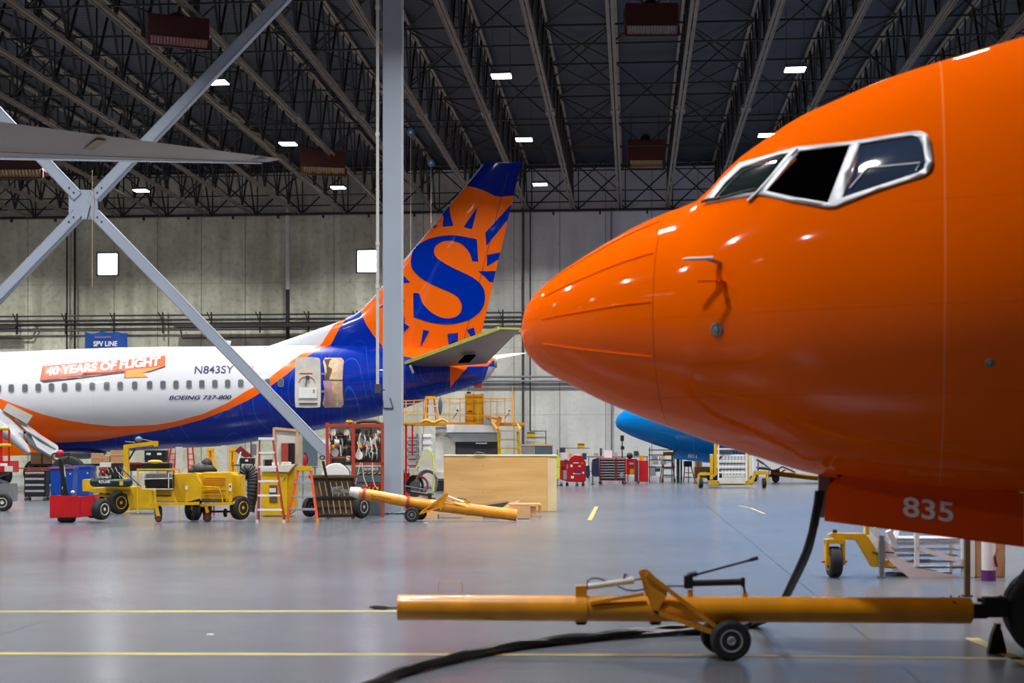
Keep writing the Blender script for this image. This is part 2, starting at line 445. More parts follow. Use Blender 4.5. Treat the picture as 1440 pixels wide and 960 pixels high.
# truss along the wall
e = bpy.data.objects.new('wall_truss', None); COL.objects.link(e); e.location = (0, WALLY - .5, 14.2); tag(e, 'dark lattice truss running along the top of the back wall', 'truss')
build('bottom_chord', MB().box(X0, X1, -.1, .1, -.12, .0), 'webbing', e); build('top_chord', MB().box(X0, X1, -.1, .1, 2.2, 2.35), 'webbing', e)
b = MB(); b.bar((X0, -.4, .32), (X1, -.4, .32), .06); x = X0
while x < X1:
    b.bar((x, 0, 0), (x + 2.48, 0, 2.25), .07); b.bar((x + 2.48, 0, 0), (x, 0, 2.25), .07); b.bar((x, 0, 0), (x, 0, 2.25), .06); b.box(x + 1.1, x + 1.2, -.15, 0, -.3, -.1); x += 2.48
build('web', b, 'webbing', e)
# lights
proto = None
for j, yy in enumerate([-2.4, 7.8, 18, 28.2, 38.4, 48.6, 58.8, 69]):
    for i in range(9):
        x = -44.3 + 9.95 * i
        z = 14.35 + (0 if j > 2 else .25)
        if (j == 0 and x > -6) or (j == 1 and x > 0): continue
        if proto is None:
            e = bpy.data.objects.new('ceiling_light', None); COL.objects.link(e)
            tag(e, 'bright flat square light hanging level with the roof joists', 'ceiling light', 'lights hanging under the hangar roof')
            build('housing', MB().box(-.36, .36, -.32, .32, 0, .1).bar((-.3, 0, .1), (-.3, 0, 2.1), .02).bar((.3, 0, .1), (.3, 0, 2.1), .02), 'darkgrey', e)
            build('diffuser', MB().box(-.33, .33, -.29, .29, -.03, -.001), 'lens', e); proto = e; r = e
        else: r = copytree(proto)
        r.location = (x, yy, z)
        L = bpy.data.lights.new('lamp', 'AREA'); L.shape = 'RECTANGLE'; L.size = .62; L.size_y = .55; L.energy = 780; L.color = (1, .985, .97); L.spread = R(133)
        lo = bpy.data.objects.new('lamp', L); COL.objects.link(lo); lo.location = (x, yy, z - .06); lo['kind'] = 'structure'
# dim sky outside
wd = bpy.data.worlds.new('sky'); scn.world = wd; wd.use_nodes = True
bg = wd.node_tree.nodes['Background']; bg.inputs[0].default_value = (.62, .78, 1, 1); bg.inputs[1].default_value = .5
# painted floor lines
def fline(n, pts, w, lab=None):
    P = [G(*p) for p in pts]; b = MB()
    for a, c in zip(P, P[1:]):
        t = (c - a).normalized(); u = Vector((-t.y, t.x, 0)) * w / 2
        b.add([a - u + Vector((0, 0, .002)), c - u + Vector((0, 0, .002)), c + u + Vector((0, 0, .002)), a + u + Vector((0, 0, .002)), a - u, c - u, c + u, a + u], [(0, 1, 2, 3), (4, 5, 6, 7), (0, 1, 5, 4), (1, 2, 6, 5), (2, 3, 7, 6), (3, 0, 4, 7)])
    tag(build(n, b, 'lineyellow'), kind='structure')
fline('trim_1', [(-300, 860), (1700, 858)], .13); fline('trim_2', [(-300, 918), (1000, 921), (1700, 929)], .11)
fline('trim_3', [(1366, 897), (1450, 934)], .12); fline('trim_4', [(829, 731), (839, 712)], .1)
fline('trim_5', [(1040, 711), (1056, 714), (1075, 722)], .06)
# things fixed to the back wall
def onwall(name, lab, cat, segs, r, m, group=None, off=.25, sq=False):
    b = MB()
    for s_ in segs: b.tube(s_, r, 8) if not sq else b.bar(s_[0], s_[1], r * 2)
    return tag(build(name, b, m), lab, cat, group)
def wz(py, px=720): return OnWall(px, py).z
yw = WALLY - .3
for nm, py, r, m_, lab in (('conduit', 440, .05, 'darkgrey', 'thin dark conduit, topmost of the level pipes along the back wall'), ('conduit', 446, .04, 'darkgrey', 'thin dark conduit, second from the top of the level pipes along the back wall'),
        ('water_pipe', 452, .06, 'webbing', 'dark level pipe running just under the two thin conduits on the back wall'), ('water_pipe', 461, .05, 'darkgrey', 'dark level pipe, lowest of the upper bundle along the back wall')):
    onwall(nm, lab, 'pipe', [[(X0, yw, wz(py)), (X1, yw, wz(py))]], r, m_)
for py, lab in ((530, 'upper of the two grey pipes low on the back wall, behind the orange nose'), (536, 'lower of the two grey pipes low on the back wall, behind the orange nose')):
    a = OnWall(560, py); onwall('low_pipe', lab, 'pipe', [[(a.x, yw, wz(py)), (X1, yw, wz(py))]], .06, 'grey')
b = MB()
for px in list(range(-40, 1300, 68)):
    a = OnWall(px, 436); b.bar((a.x, yw - .06, wz(436)), (a.x, yw - .06, wz(466)), .07); b.bar((a.x - .25, yw - .06, wz(436)), (a.x, yw - .06, wz(450)), .05); b.box(a.x - .05, a.x + .05, yw - .1, WALLY - .02, wz(452) - .05, wz(452) + .05)
tag(build('pipe_bracket', b, 'webbing'), 'dark pipe brackets repeated along the level pipes on the back wall', 'bracket', kind='stuff')
for xa, xb, lab in ((-40, 32, 'dark radiant heater tube high on the back wall at the left edge'), (252, 482, 'dark radiant heater tube high on the back wall left of the white tail root')):
    p, q = OnWall(xa, 457), OnWall(xb, 457); z = wz(457) 
    e = bpy.data.objects.new('radiant_heater', None); COL.objects.link(e); e.location = (p.x, yw - .45, z); tag(e, lab, 'heater')
    w_ = q.x - p.x
    build('burner_tube', MB().tube([(0, 0, 0), (w_, 0, 0)], .06, 10), 'heaterred', e, smooth=True)
    build('reflector', MB().add([(0, -.25, -.08), (w_, -.25, -.08), (w_, -.12, .12), (0, -.12, .12), (0, .12, .12), (w_, .12, .12), (0, .25, -.08), (w_, .25, -.08)], [(0, 1, 2, 3), (3, 2, 5, 4), (4, 5, 7, 6)]), 'webbing', e)
    build('hanger', MB().bar((.4, .45, .05), (.4, 0, .1), .05).bar((w_ - .4, .45, .05), (w_ - .4, 0, .1), .05).bar((w_ / 2, .45, .05), (w_ / 2, 0, .1), .05), 'grey', e)
def vpipe(px, y0, y1, r, m_, lab, name='vertical_pipe', y=yw + .12):
    a = OnWall(px, y0); c = OnWall(px, y1); onwall(name, lab, 'pipe', [[(a.x, y, max(c.z, 0)), (a.x, y, a.z)]], r, m_)
vpipe(96, 300, 668, .045, 'black', 'left one of the two thin black vertical pipes beside the blue banner'); vpipe(107, 300, 668, .06, 'black', 'thicker right one of the two black vertical pipes beside the blue banner')
vpipe(407, 292, 408, .11, 'pipewhite', 'pale upper length of the vertical drain pipe on the back wall', 'drain_pipe', yw - .1); vpipe(407, 408, 668, .1, 'black', 'black lower length of the vertical drain pipe on the back wall', 'drain_pipe', yw - .1)
vpipe(736, 292, 670, .07, 'darkgrey', 'dark grey vertical pipe on the back wall just right of the tail fin'); vpipe(746, 292, 606, .035, 'black', 'thin black conduit on the back wall just left of the orange nose')
vpipe(238, 440, 668, .03, 'grey', 'thin grey conduit on the back wall above the registration letters'); vpipe(860, 292, 668, .05, 'grey', 'grey vertical pipe on the back wall where the blue nose starts')
p = lambda x, y: (OnWall(x, y).x, yw + .1, OnWall(x, y).z)
onwall('bent_conduit', 'thin dark conduit bent square on the back wall above the grey crates', 'pipe', [[p(746, 606), p(768, 606), p(768, 630)]], .03, 'darkgrey')
onwall('bent_conduit', 'thin pale rusted rail bent downward under the heater left of the tail', 'pipe', [[p(255, 462), p(258, 476), p(460, 474)]], .05, 'shade')
onwall('bent_conduit', 'thin rusted rail bent upward under the heater at the left edge', 'pipe', [[p(-20, 476), p(47, 476), p(54, 463), p(52, 456)]], .05, 'shade')
def sign(px0, px1, py0, py1, lab, m_, Y=yw):
    a = OnWall(px0, py1, Y); c = OnWall(px1, py0, Y); e = bpy.data.objects.new('wall_sign', None); COL.objects.link(e); e.location = (a.x, Y, a.z)
    tag(e, lab, 'sign'); w_, h = c.x - a.x, c.z - a.z
    build('board', MB().box(0, w_, 0, .04, 0, h), m_, e, bev=.01); build('edge_trim', MB().bar((0, -.01, 0), (w_, -.01, 0), .04).bar((0, -.01, h), (w_, -.01, h), .04), 'darkgrey', e); return e
sign(741, 752, 608, 615, 'small yellow sign on the back wall right of the yellow platform stairs', 'yellow'); sign(812, 822, 624, 630, 'small yellow sign on the back wall above the sticker-covered red tool cart', 'yellow')
# rafter heaters
def uheater(px, py, w_px, h_px, Z, lab, louv, rot=0):
    t = T('unit_heater', lab, 'heater', px, py, Z, rot)
    w = w_px / 2; h = h_px
    t.box('cabinet', 'heaterred', px - w, px + w, py - h, py - h * .3, 0, w_px * .55)
    b = MB()
    for i in range(19): x = px - w + (i + .5) * w_px / 19; b.bar((x, -w_px * .02, py - h * .3), (x, w_px * .06, py), w_px * .022)
    t.part('louvre', b, louv); t.bars('louvre_frame', 'heaterred', [((px - w, 0, py), (px + w, 0, py), h * .06), ((px - w, 0, py - h * .3), (px - w, 0, py), h * .08), ((px + w, 0, py - h * .3), (px + w, 0, py), h * .08)])
    t.part('fan_motor', MB().lathe((px, w * .6, py - h * .95), (0, 0, -1), [(0, w * .3), (h * .2, w * .28), (h * .3, w * .12)], 12), 'heaterred', smooth=True)
    t.bars('hanger', 'webbing', [((px - w * .8, w, py - h), (px - w * .8, w, py - h * 2), 1), ((px + w * .8, w, py - h), (px + w * .8, w, py - h * 2), 1)])
uheater(917, 50, 74, 46, 43, 'red unit heater with grey louvres in the roof, topmost near the picture centre', 'grey')
uheater(909, 238, 50, 42, 62, 'red unit heater with yellow louvres in the roof, right of the tail fin', 'louvre')
uheater(252, 66, 84, 44, 42, 'dark red unit heater in the roof at the upper left by the diagonal brace', 'darkred', R(20))
uheater(455, 246, 62, 36, 62, 'red unit heater in the roof behind the left side of the tall column', 'louvre', R(12))
uheater(14, 250, 90, 38, 60, 'red unit heater in the roof at the left edge under the wing', 'louvre')
# hoists
for px, py, r, lab in ((577.5, 186, 5.6, 'blue hoist block hanging on a cord just right of the tall column'), (606, 229, 4.8, 'smaller blue hoist block hanging left of the tail fin')):
    t = T('hoist_block', lab, 'hoist', px, py, 60)
    t.part('pulley_case', MB().lathe((px, -1, py), (0, 1, 0), [(0, r * .4), (.2, r), (3, r), (3.2, r * .4)], 18), 'hoistblue', smooth=True)
    t.tubes('rope', 'offwhite', [[(px, 0, py + r), (px, 0, 500)]], .35, n=6); t.tubes('chain', 'darkgrey', [[(px, 0, py - r), (px, 0, 130)]], .3, n=6); t.box('face_plate', 'white', px - r * .35, px + r * .35, py - r * .35, py + r * .35, -1.6, -1)
# banner
a = OnWall(119, 500, 75.2); c = OnWall(179, 464, 75.2)
e = bpy.data.objects.new('banner', None); COL.objects.link(e); e.location = (a.x, 75.2, a.z); tag(e, 'blue fabric banner with white lettering hung on the wall above the white fuselage', 'banner')
w_, h = c.x - a.x, c.z - a.z; vs = []; nx, nz = 25, 9
sag = lambda u: -.05 - .1 * abs(math.sin(u * PI * 2.6)) - .03 * math.sin(u * 9)
for j in range(nz):
    for i in range(nx):
        u, v = i / (nx - 1), j / (nz - 1); vs.append((u * w_, .05 * math.sin(u * 14 + v * 2), h * v + sag(u) * v ** 3))
build('cloth', MB().add(vs, [(j * nx + i, j * nx + i + 1, (j + 1) * nx + i + 1, (j + 1) * nx + i) for j in range(nz - 1) for i in range(nx - 1)]), 'banner', e, smooth=True)
for txt, u0, u1, v0, v1, mm, bd in (('SPV LINE', .22, .78, .36, .57, 'bannertext', .03), ('suncountry', .26, .64, .66, .77, 'pinkgrey', 0)):
    me = textmesh(txt, bd); build('lettering', MB().add([(w_ * (u0 + (u1 - u0) * v.co.x), -.09, h * (v0 + (v1 - v0) * v.co.y)) for v in me.vertices], [tuple(q.vertices) for q in me.polygons]), mm, e)
# column, downpipe and cross brace
t = T('steel_column', 'tall pale blue-grey steel column standing in front of the blue tail', 'column', 552, 722)
top = HOR - (16.2 - CAMH) / t.k
b = MB().box(538.5, 565.5, -2, 0, top, 722).box(538.5, 565.5, 26, 28, top, 722).box(550.6, 553.4, 0, 26, top, 722)
t.part('shaft', b, 'steelblue'); t.box('base_plate', 'grey', 530, 574, 719.5, 722, -8, 34)
t.bars('bracket', 'black', [((540, -3, 574), (553, -3, 574), 1), ((540, -3, 574), (538, -3, 560), .8), ((553, -3, 574), (549, -3, 559), .8)])
t.box('corner_trim', 'pipewhite', 564.6, 566.4, top, 722, -2.6, -1.8, bev=0)
b = MB()
for i in range(7): b.ball((532 + i * 5.5 + random.random() * 3, -12 - random.random() * 5, 720.5), 3.2, 8, (1.5, 1, .6), .4)
tag(build('debris', b, 'slate', t.e, True, t.xf), None, None, None, 'stuff')
t = T('drop_pipe', 'slender pale pipe standing beside the left edge of the tall column', 'pipe', 531, 545, 34.6)
top = HOR - (16.2 - CAMH) / t.k
t.tubes('pipe', 'pipewhite', [[(531, 0, top), (531, 0, 540)]], 2.2); b = MB()
for y in (8, 186, 340, 400): t.part('coupling', MB().lathe((531, 0, y), (0, 0, 1), [(0, 3), (5, 3)], 12), 'offwhite', smooth=True)
t.box('valve', 'darkgrey', 527, 536, 540, 553, -3, 3); t.tubes('clamp', 'webbing', [[(531, 0, 548), (541, 4, 548)], [(529, 0, 552), (529, 0, 558)], [(534, 0, 552), (534, 0, 559)]], .7)
t = T('cross_brace', 'pale blue-grey diagonal cross brace of steel arms bolted to a square centre plate', 'brace', 120, 722, 35.6)
cx, cy = 120, 288; t.py = 625 + 1.7 / t.k; t.e.location = W(120, t.py, 35.6); t.e.location.z = 0
for ex, ey in ((542, -155), (540, 721), (-302, -155), (-300, 721)):
    v = Vector((ex - cx, ey - cy)).normalized(); s_ = 16
    a = (cx + v.x * s_, -2, cy + v.y * s_); q = (ex, -2, ey); b = MB()
    n = Vector((-v.y, v.x)) * 7.6
    if n.y > 0: n = -n
    poly = [(a[0] + n.x, a[2] + n.y), (q[0] + n.x, q[2] + n.y), (q[0] - n.x, q[2] - n.y), (a[0] - n.x, a[2] - n.y)]
    b.prism(poly, 0, 1.4); b.prism([(a[0] - n.x, a[2] - n.y), (q[0] - n.x, q[2] - n.y), (q[0] - n.x * .84, q[2] - n.y * .84), (a[0] - n.x * .84, a[2] - n.y * .84)], 0, 14); b.prism([(a[0] + n.x, a[2] + n.y), (q[0] + n.x, q[2] + n.y), (q[0] + n.x * .84, q[2] + n.y * .84), (a[0] + n.x * .84, a[2] + n.y * .84)], 0, 14)
    arm = t.part('brace_arm', b, 'steelblue')
    b = MB()
    for u in (8, 17): b.lathe((a[0] + v.x * u, -1.2, a[2] + v.y * u), (0, 1, 0), [(0, 1.3), (1.4, 1.3)], 6)
    t.part('bolt', b, 'darkgrey', arm)
t.prism('gusset_plate', 'steelblue', [(96, 268), (101, 266), (136, 267), (137, 308), (124, 308), (114, 308), (96, 306)], 1.6, 4)
t.prism('stiffener', 'steelblue', [(113, 288), (121, 280), (127, 288), (122, 308), (116, 308)], -1.5, 1.4)
t.tubes('pull_cord', 'strip', [[(131, -4, 240), (131, -4, 404)]], .45, n=6)
# ------------------------------------------------------------------ nose section shared by the orange and the blue aircraft
TOPP = [(0, 2.72), (.03, 2.82), (.08, 2.90), (.18, 3.0), (.38, 3.14), (.68, 3.31), (.97, 3.46), (1.22, 3.56), (1.5, 3.66), (1.66, 3.83), (1.8, 3.96), (1.98, 4.08), (2.24, 4.24), (2.48, 4.34), (2.92, 4.50), (3.6, 4.67), (3.95, 4.75), (5, 4.95), (6.5, 5.12), (8, 5.2), (14, 5.25)]
BOTP = [(0, 2.55), (.03, 2.46), (.08, 2.40), (.18, 2.31), (.38, 2.2), (.64, 2.07), (.97, 1.93), (1.3, 1.81), (1.6, 1.7), (1.86, 1.62), (2.1, 1.54), (2.4, 1.46), (3, 1.38), (4, 1.31), (6, 1.26), (14, 1.24)]
WID = [(0, .08), (.03, .18), (.08, .28), (.18, .41), (.38, .58), (.68, .76), (.97, .89), (1.22, .98), (1.5, 1.08), (1.86, 1.22), (2.2, 1.35), (2.6, 1.46), (3.3, 1.62), (4, 1.72), (5, 1.81), (6.5, 1.87), (14, 1.88)]
def interp(tab, x):
    if x <= tab[0][0]: return tab[0][1]
    for i in range(len(tab) - 1):
        if x <= tab[i + 1][0]:
            x0, y0 = tab[i]; x1, y1 = tab[i + 1]
            m0 = (y1 - tab[i - 1][1]) / (x1 - tab[i - 1][0]) if i > 0 else (y1 - y0) / (x1 - x0)
            m1 = (tab[i + 2][1] - y0) / (tab[i + 2][0] - x0) if i + 2 < len(tab) else (y1 - y0) / (x1 - x0)
            h = x1 - x0; t = (x - x0) / h
            return (2 * t ** 3 - 3 * t ** 2 + 1) * y0 + (t ** 3 - 2 * t ** 2 + t) * h * m0 + (-2 * t ** 3 + 3 * t ** 2) * y1 + (t ** 3 - t ** 2) * h * m1
    return tab[-1][1]
def ring(x, zt, zb, w, n, zc=None):
    zc = (zt + zb) / 2 if zc is None else zc; out = []
    for k in range(n):
        a = 2 * PI * k / n; s_, c_ = math.sin(a), math.cos(a)
        out.append((x, w * s_, zc + (zt - zc) * c_ if c_ > 0 else zc + (zc - zb) * c_))
    return out
def nose(t0, t1, nseg, tip=False, n=72):
    vs = []; fs = []
    T_ = [t0 + (t1 - t0) * i / nseg for i in range(nseg + 1)]
    if tip: T_ = [t0 + (t1 - t0) * (i / nseg) ** 2.2 for i in range(nseg + 1)]
    for t in T_: vs += ring(t, interp(TOPP, t), interp(BOTP, t), interp(WID, t), n, interp(BOTP, t) * .52 + interp(TOPP, t) * .48 if t > .3 else None)
    L = len(T_)
    fs = [(i * n + k, i * n + (k + 1) % n, (i + 1) * n + (k + 1) % n, (i + 1) * n + k) for i in range(L - 1) for k in range(n)]
    if tip:
        vs.append((t0 - .035, 0, 2.635)); q = len(vs) - 1; fs += [(k, (k + 1) % n, q) for k in range(n)]
    return MB().add(vs, fs), T_
def paint(name, col, seams):
    m = mat(name, col, .35, coat=.4, var=.03, scale=.8, spec=.0); nt = m.node_tree; Bn = nt.nodes['Principled BSDF']
    vec, xyz = objxyz(nt); src = Bn.inputs['Base Color'].links[0].from_socket; c = src
    for sx, w_, cc in seams:
        msk = mathn(nt, 'LESS_THAN', mathn(nt, 'ABSOLUTE', mathn(nt, 'SUBTRACT', xyz[0], sx)), w_ / 2); c = mixc(nt, mathn(nt, 'MULTIPLY', msk, .6), c, cc)
    for sz, w_, x_ in ((2.08, .006, 1.22), (1.72, .006, 1.22), (3.45, .005, 3.29), (2.7, .005, 1.22)):
        msk = mathn(nt, 'MULTIPLY', mathn(nt, 'LESS_THAN', mathn(nt, 'ABSOLUTE', mathn(nt, 'SUBTRACT', xyz[2], sz)), w_ / 2), mathn(nt, 'GREATER_THAN', xyz[0], x_)); c = mixc(nt, mathn(nt, 'MULTIPLY', msk, .22), c, S(120, 40, 6))
    nt.links.new(c, Bn.inputs['Base Color'])
    bp = nt.nodes.new('ShaderNodeBump'); bp.inputs['Strength'].default_value = .12; bp.inputs['Distance'].default_value = .02
    nt.links.new(noise(nt, vec, 1.3, 2), bp.inputs['Height']); nt.links.new(bp.outputs[0], Bn.inputs['Coat Normal'])
    M[name] = m
paint('orange_paint', S(250, 100, 0), [(3.29 * 1.072, .012, S(255, 150, 90)), (1.24 * 1.072, .008, S(120, 34, 4))])
paint('blue_paint', S(0, 128, 208), [(3.29 * 1.072, .012, S(150, 200, 230)), (1.24 * 1.072, .008, S(0, 60, 110))])
KS = 1.072
def noseplane(name, lab, X, Z, ang, pm, number):
    e = bpy.data.objects.new(name, None); COL.objects.link(e)
    e.location = (X * CY - Z * SY, X * SY + Z * CY, 0); e.rotation_euler = (0, 0, YAW - R(ang)); tag(e, lab, 'aircraft')
    P = lambda n, mb, m, parent=None, smooth=True, bev=0, label=None: (lambda o: (o.__setitem__('label', label) if label else None, o)[1])(build(n, mb, m, parent or e, smooth, lambda v: Vector((v.x * KS, v.y * KS, 1.7 + (v.z - 1.7) * KS)), bev))
    Q = lambda n, mb, m, parent=None, smooth=True, bev=0, label=None: (lambda o: (o.__setitem__('label', label) if label else None, o)[1])(build(n, mb, m, parent or e, smooth, (lambda v: v + Vector((.42, 0, 0))) if parent is None or parent.name[:4] == 'tire' else None, bev))
    rd, _ = nose(0, 1.235, 26, True); radome = P('radome', rd, pm)
    fb, T_ = nose(1.235, 14, 110); n = 72; fb.f.append(tuple((len(T_) - 1) * n + k for k in range(n))); fus = P('fuselage', fb, pm)
    # strips on the radome
    for ph in (-112, -84, -58, -32, 32, 58, 84, 112):
        a = R(ph); pts = []
        for i in range(16):
            t = .28 + .94 * i / 15; zt, zb, w = interp(TOPP, t), interp(BOTP, t), interp(WID, t); zc = zb * .52 + zt * .48; c_ = math.cos(a)
            pts.append((t, math.sin(a) * w * 1.003, zc + ((zt - zc) if c_ > 0 else (zc - zb)) * c_ * 1.003))
        P('diverter_strip', MB().tube(pts, .006, 6), pm, radome)
    # nose gear doors: hung either side of the leg
    for s_ in (-1, 1):
        y = s_ * .36
        if s_ < 0: poly = [(2.47, 1.36), (2.52, 1.43), (2.6, 1.475), (2.72, 1.47), (3.9, 1.34), (3.9, .945), (2.45, 1.12)]
        else: poly = [(2.37, 1.5), (2.6, 1.475), (3.9, 1.34), (3.9, .945), (2.41, 1.12)]
        b = MB().add([(x, y + j * .03, z) for j in (0, 1) for x, z in poly], [tuple(range(len(poly))), tuple(range(len(poly), 2 * len(poly)))] + [(i, (i + 1) % len(poly), len(poly) + (i + 1) % len(poly), len(poly) + i) for i in range(len(poly))])
        dr = P('gear_door', b, pm + '_door', None, False, .004)
        P('hinge', MB().box(2.8, 2.9, y + .035, y + .07, 1.34, 1.5), 'grey', dr, False)
        if s_ > 0: P('inner_liner', MB().box(2.42, 3.85, y - .012, y - .004, 1.1, 1.36).box(2.38, 2.47, y - .2, y + .01, 1.12, 1.5), 'grey', dr, False, label='bare grey inner side of the door')
        elif number:
            me = textmesh(number, .015); P('door_number', MB().add([(3.03 + .36 * v.co.x, y - .006, 1.165 - .045 * v.co.x + .15 * v.co.y) for v in me.vertices], [tuple(q.vertices) for q in me.polygons]), 'bannertext', dr, False)
            P('edge_strip', MB().box(3.885, 3.9, y - .004, y, .95, 1.34), 'offwhite', dr, False)
    P('gear_bay', MB().box(2.55, 4.6, -.33, .33, 1.45, 1.9), 'void', None, False)
    Q('gear_strut', MB().tube([(4.0, 0, 1.6), (3.96, 0, .5)], .075, 16).tube([(3.96, 0, .9), (3.96, 0, .35)], .05, 14).tube([(3.96, -.3, .345), (3.96, .3, .345)], .05, 12).tube([(4.5, 0, 1.45), (3.98, 0, .8)], .04, 10).bar((3.86, 0, .75), (3.72, 0, .55), .06).bar((3.72, 0, .55), (3.86, 0, .36), .05).ball((3.85, -.16, 1.0), .07).ball((3.85, .16, 1.0), .07), 'grey')
    for s_ in (-1, 1):
        w = Q('tire', MB().lathe((3.96, s_ * .21, .343), (0, 1, 0), [(-.09, .19), (-.1, .27), (-.085, .32), (-.05, .341), (-.02, .343), (0, .335), (.02, .343), (.05, .341), (.085, .32), (.1, .27), (.09, .19)], 40), 'rubber')
        Q('wheel_hub', MB().lathe((3.96, s_ * .21, .343), (0, 1, 0), [(-.1, .03), (-.105, .06), (-.06, .1), (-.08, .17), (-.09, .195), (.09, .195), (.08, .17), (.06, .1), (.105, .06), (.1, .03)], 28), 'white', w)
    return e, radome, fus, (lambda n, mb, m, parent=None, smooth=True, bev=0, label=None: Q(n, mb, m, parent or fus, smooth, bev, label))
e, radome, fus, P = noseplane('airliner', 'huge glossy orange airliner nose filling the right of the picture, numbered on its gear door', .1 * KS, 11.8 * KS, 15, 'orange_paint', '835')
sk = Skin([radome, fus], e)
q = lambda L: [(x / 3.692 + 960, y / 3.692 + 160) for x, y in L]
outer = q([(118, 452), (200, 358), (300, 262), (600, 178), (880, 150), (1200, 98), (1240, 98), (1272, 115), (1290, 150), (1302, 260), (1290, 300), (1250, 328), (1000, 405), (790, 488), (750, 490), (570, 458), (400, 425), (190, 458), (130, 470)])
p1 = q([(158, 447), (230, 362), (310, 287), (556, 208), (398, 408), (260, 430)])
p2 = q([(438, 406), (612, 200), (874, 166), (757, 467), (600, 440)])
p3 = q([(832, 440), (926, 162), (1195, 120), (1225, 128), (1248, 165), (1263, 255), (1255, 290), (1225, 310)])
fr = sk.patch('window_frame', outer, 'alu', 9, .012, (p1, p2, p3), thick=.012, label='pale bare-metal frame round the cockpit windows')
w1 = sk.patch('windshield', p1, 'glassgreen', 9, .003, parent=fr); w2 = sk.patch('sliding_window', p2, 'void', 9, .003, parent=fr, label='open black cockpit side window'); w3 = sk.patch('side_window', p3, 'glassblue', 9, .003, parent=fr)
# things seen just behind the glass of the third window and the post trim
post = MB()
def along(pts, off=.03): return [sk.hit(x, y, off)[0] for x, y in pts]
P('window_post', MB().tube(along(q([(345, 462), (400, 410), (600, 190)]), .02), .014, 8), 'alu', fr)
P('glare_shield', MB().tube(along(q([(870, 390), (960, 285), (1235, 258), (1215, 300)]), .008), .009, 8), 'alu', w3)
P('wiper', MB().tube(along(q([(112, 470), (150, 455), (200, 450)]), .03), .012, 8).tube(along(q([(200, 450), (330, 415), (392, 402)]), .03), .008, 6), 'black', fr)
# probes and ports
def port(px, py, r, nm, lab):
    c_, n_ = sk.hit(px, py, 0); b = MB().lathe(c_, n_, [(0, r), (.006, r), (.01, r * .8), (.006, r * .72), (.006, r * .5), (.016, r * .35), (.016, 0)], 24)
    P(nm, b, 'grey', fus, label=lab)
port(1008, 463, .052, 'angle_vane', 'round grey vane plate below the windscreen'); port(1392, 510, .033, 'static_port', None)
c_, n_ = sk.hit(1012, 370, 0)
P('pitot_probe', MB().bar(c_, c_ + n_ * .13 + Vector((-.04, 0, 0)), .025, .045).tube([c_ + n_ * .13 + Vector((.02, 0, 0)), c_ + n_ * .13 + Vector((-.17, 0, 0)), c_ + n_ * .13 + Vector((-.22, 0, 0))], [.016, .013, .006], 10), 'alu', fus)
c_, n_ = sk.hit(1018, 398, 0)
P('pitot_probe', MB().bar(c_, c_ + n_ * .1, .02, .04).tube([c_ + n_ * .1, c_ + n_ * .1 + Vector((-.15, 0, 0))], .01, 8), 'orange_paint', fus)
e2, r2, f2, P2 = noseplane('airliner', 'sky-blue airliner nose far behind, showing beneath the orange nose', (866 - 720) / 2000 * 64, 64, 10, 'blue_paint', '801')
# ------------------------------------------------------------------ white, orange and blue airliner
PZ = 56.0
t = T('airliner', 'white, orange and blue airliner seen side-on with a tall orange tail fin', 'aircraft', 300, None, PZ)
tk = t.k
FT = [(-1150, 560), (-1140, 548), (-1110, 536), (-1060, 524), (-1000, 510), (-930, 502), (-850, 499), (-40, 496), (0, 495), (110, 490.5), (200, 488), (350, 486.5), (450, 485), (540, 486.5), (600, 489), (650, 494), (685, 500), (697, 504)]
FB = [(-1150, 580), (-1140, 594), (-1110, 608), (-1060, 622), (-1000, 632), (-930, 639), (-850, 641), (-40, 640), (0, 639), (110, 637), (200, 633), (248, 630), (307, 627.5), (350, 622), (430, 608), (502, 592), (537, 584), (565, 575), (604, 561), (647, 548.5), (681, 537), (690, 529), (697, 517)]
secs = [-1150, -1140, -1125, -1110, -1085, -1060, -1030, -1000, -930, -850] + list(range(-800, 697, 12)) + [697]
vs = []; n = 80
for x in secs:
    zt, zb = interp(FT, x), interp(FB, x); h = (zb - zt) / 2; wdt = h * (.96 if x < 480 else .96 - .16 * min(1, (x - 480) / 200))
    for k_ in range(n):
        a = 2 * PI * k_ / n; vs.append((x, wdt * math.sin(a), (zt + zb) / 2 - h * math.cos(a)))
L_ = len(secs)
fs = [(i * n + k_, i * n + (k_ + 1) % n, (i + 1) * n + (k_ + 1) % n, (i + 1) * n + k_) for i in range(L_ - 1) for k_ in range(n)] + [tuple(range(n)), tuple((L_ - 1) * n + k_ for k_ in range(n))]
# livery: white over an orange swoosh over blue, drawn by boundary curves along the body
def fcurve(nt, xin, pts, dom=760.0, rng=760.0):
    c = nt.nodes.new('ShaderNodeFloatCurve'); nt.links.new(xin, c.inputs['Value']); cu = c.mapping.curves[0]
    pts = sorted(pts); pts = [(max(p[0], 0) / dom, p[1] / rng) for p in pts]
    cu.points[0].location = (0, pts[0][1]); cu.points[1].location = (1, pts[-1][1])
    for p in pts:
        if 0.0005 < p[0] < .9995: cu.points.new(*p)
    for p in cu.points: p.handle_type = 'VECTOR'
    c.mapping.use_clip = False; c.mapping.update(); return mathn(nt, 'MULTIPLY', c.outputs[0], rng)
C1 = [(0, 550), (12, 557), (31, 565), (58, 575), (83, 584), (115, 592), (146, 597), (177, 600), (208, 599), (233, 598), (260, 593.5), (300, 583), (333, 568), (360, 551), (382, 540), (415, 512), (437, 494), (453, 485), (470, 457), (480, 451), (487, 436), (488, 0), (760, 0)]
C2 = [(0, 623), (81, 623), (147, 620), (200, 611), (233, 606), (267, 599), (300, 590), (333, 577.5), (360, 565), (385, 550), (415, 527), (440, 502), (453, 492), (467, 485), (477, 465), (488, 447), (494, 430), (495, 0), (760, 0)]
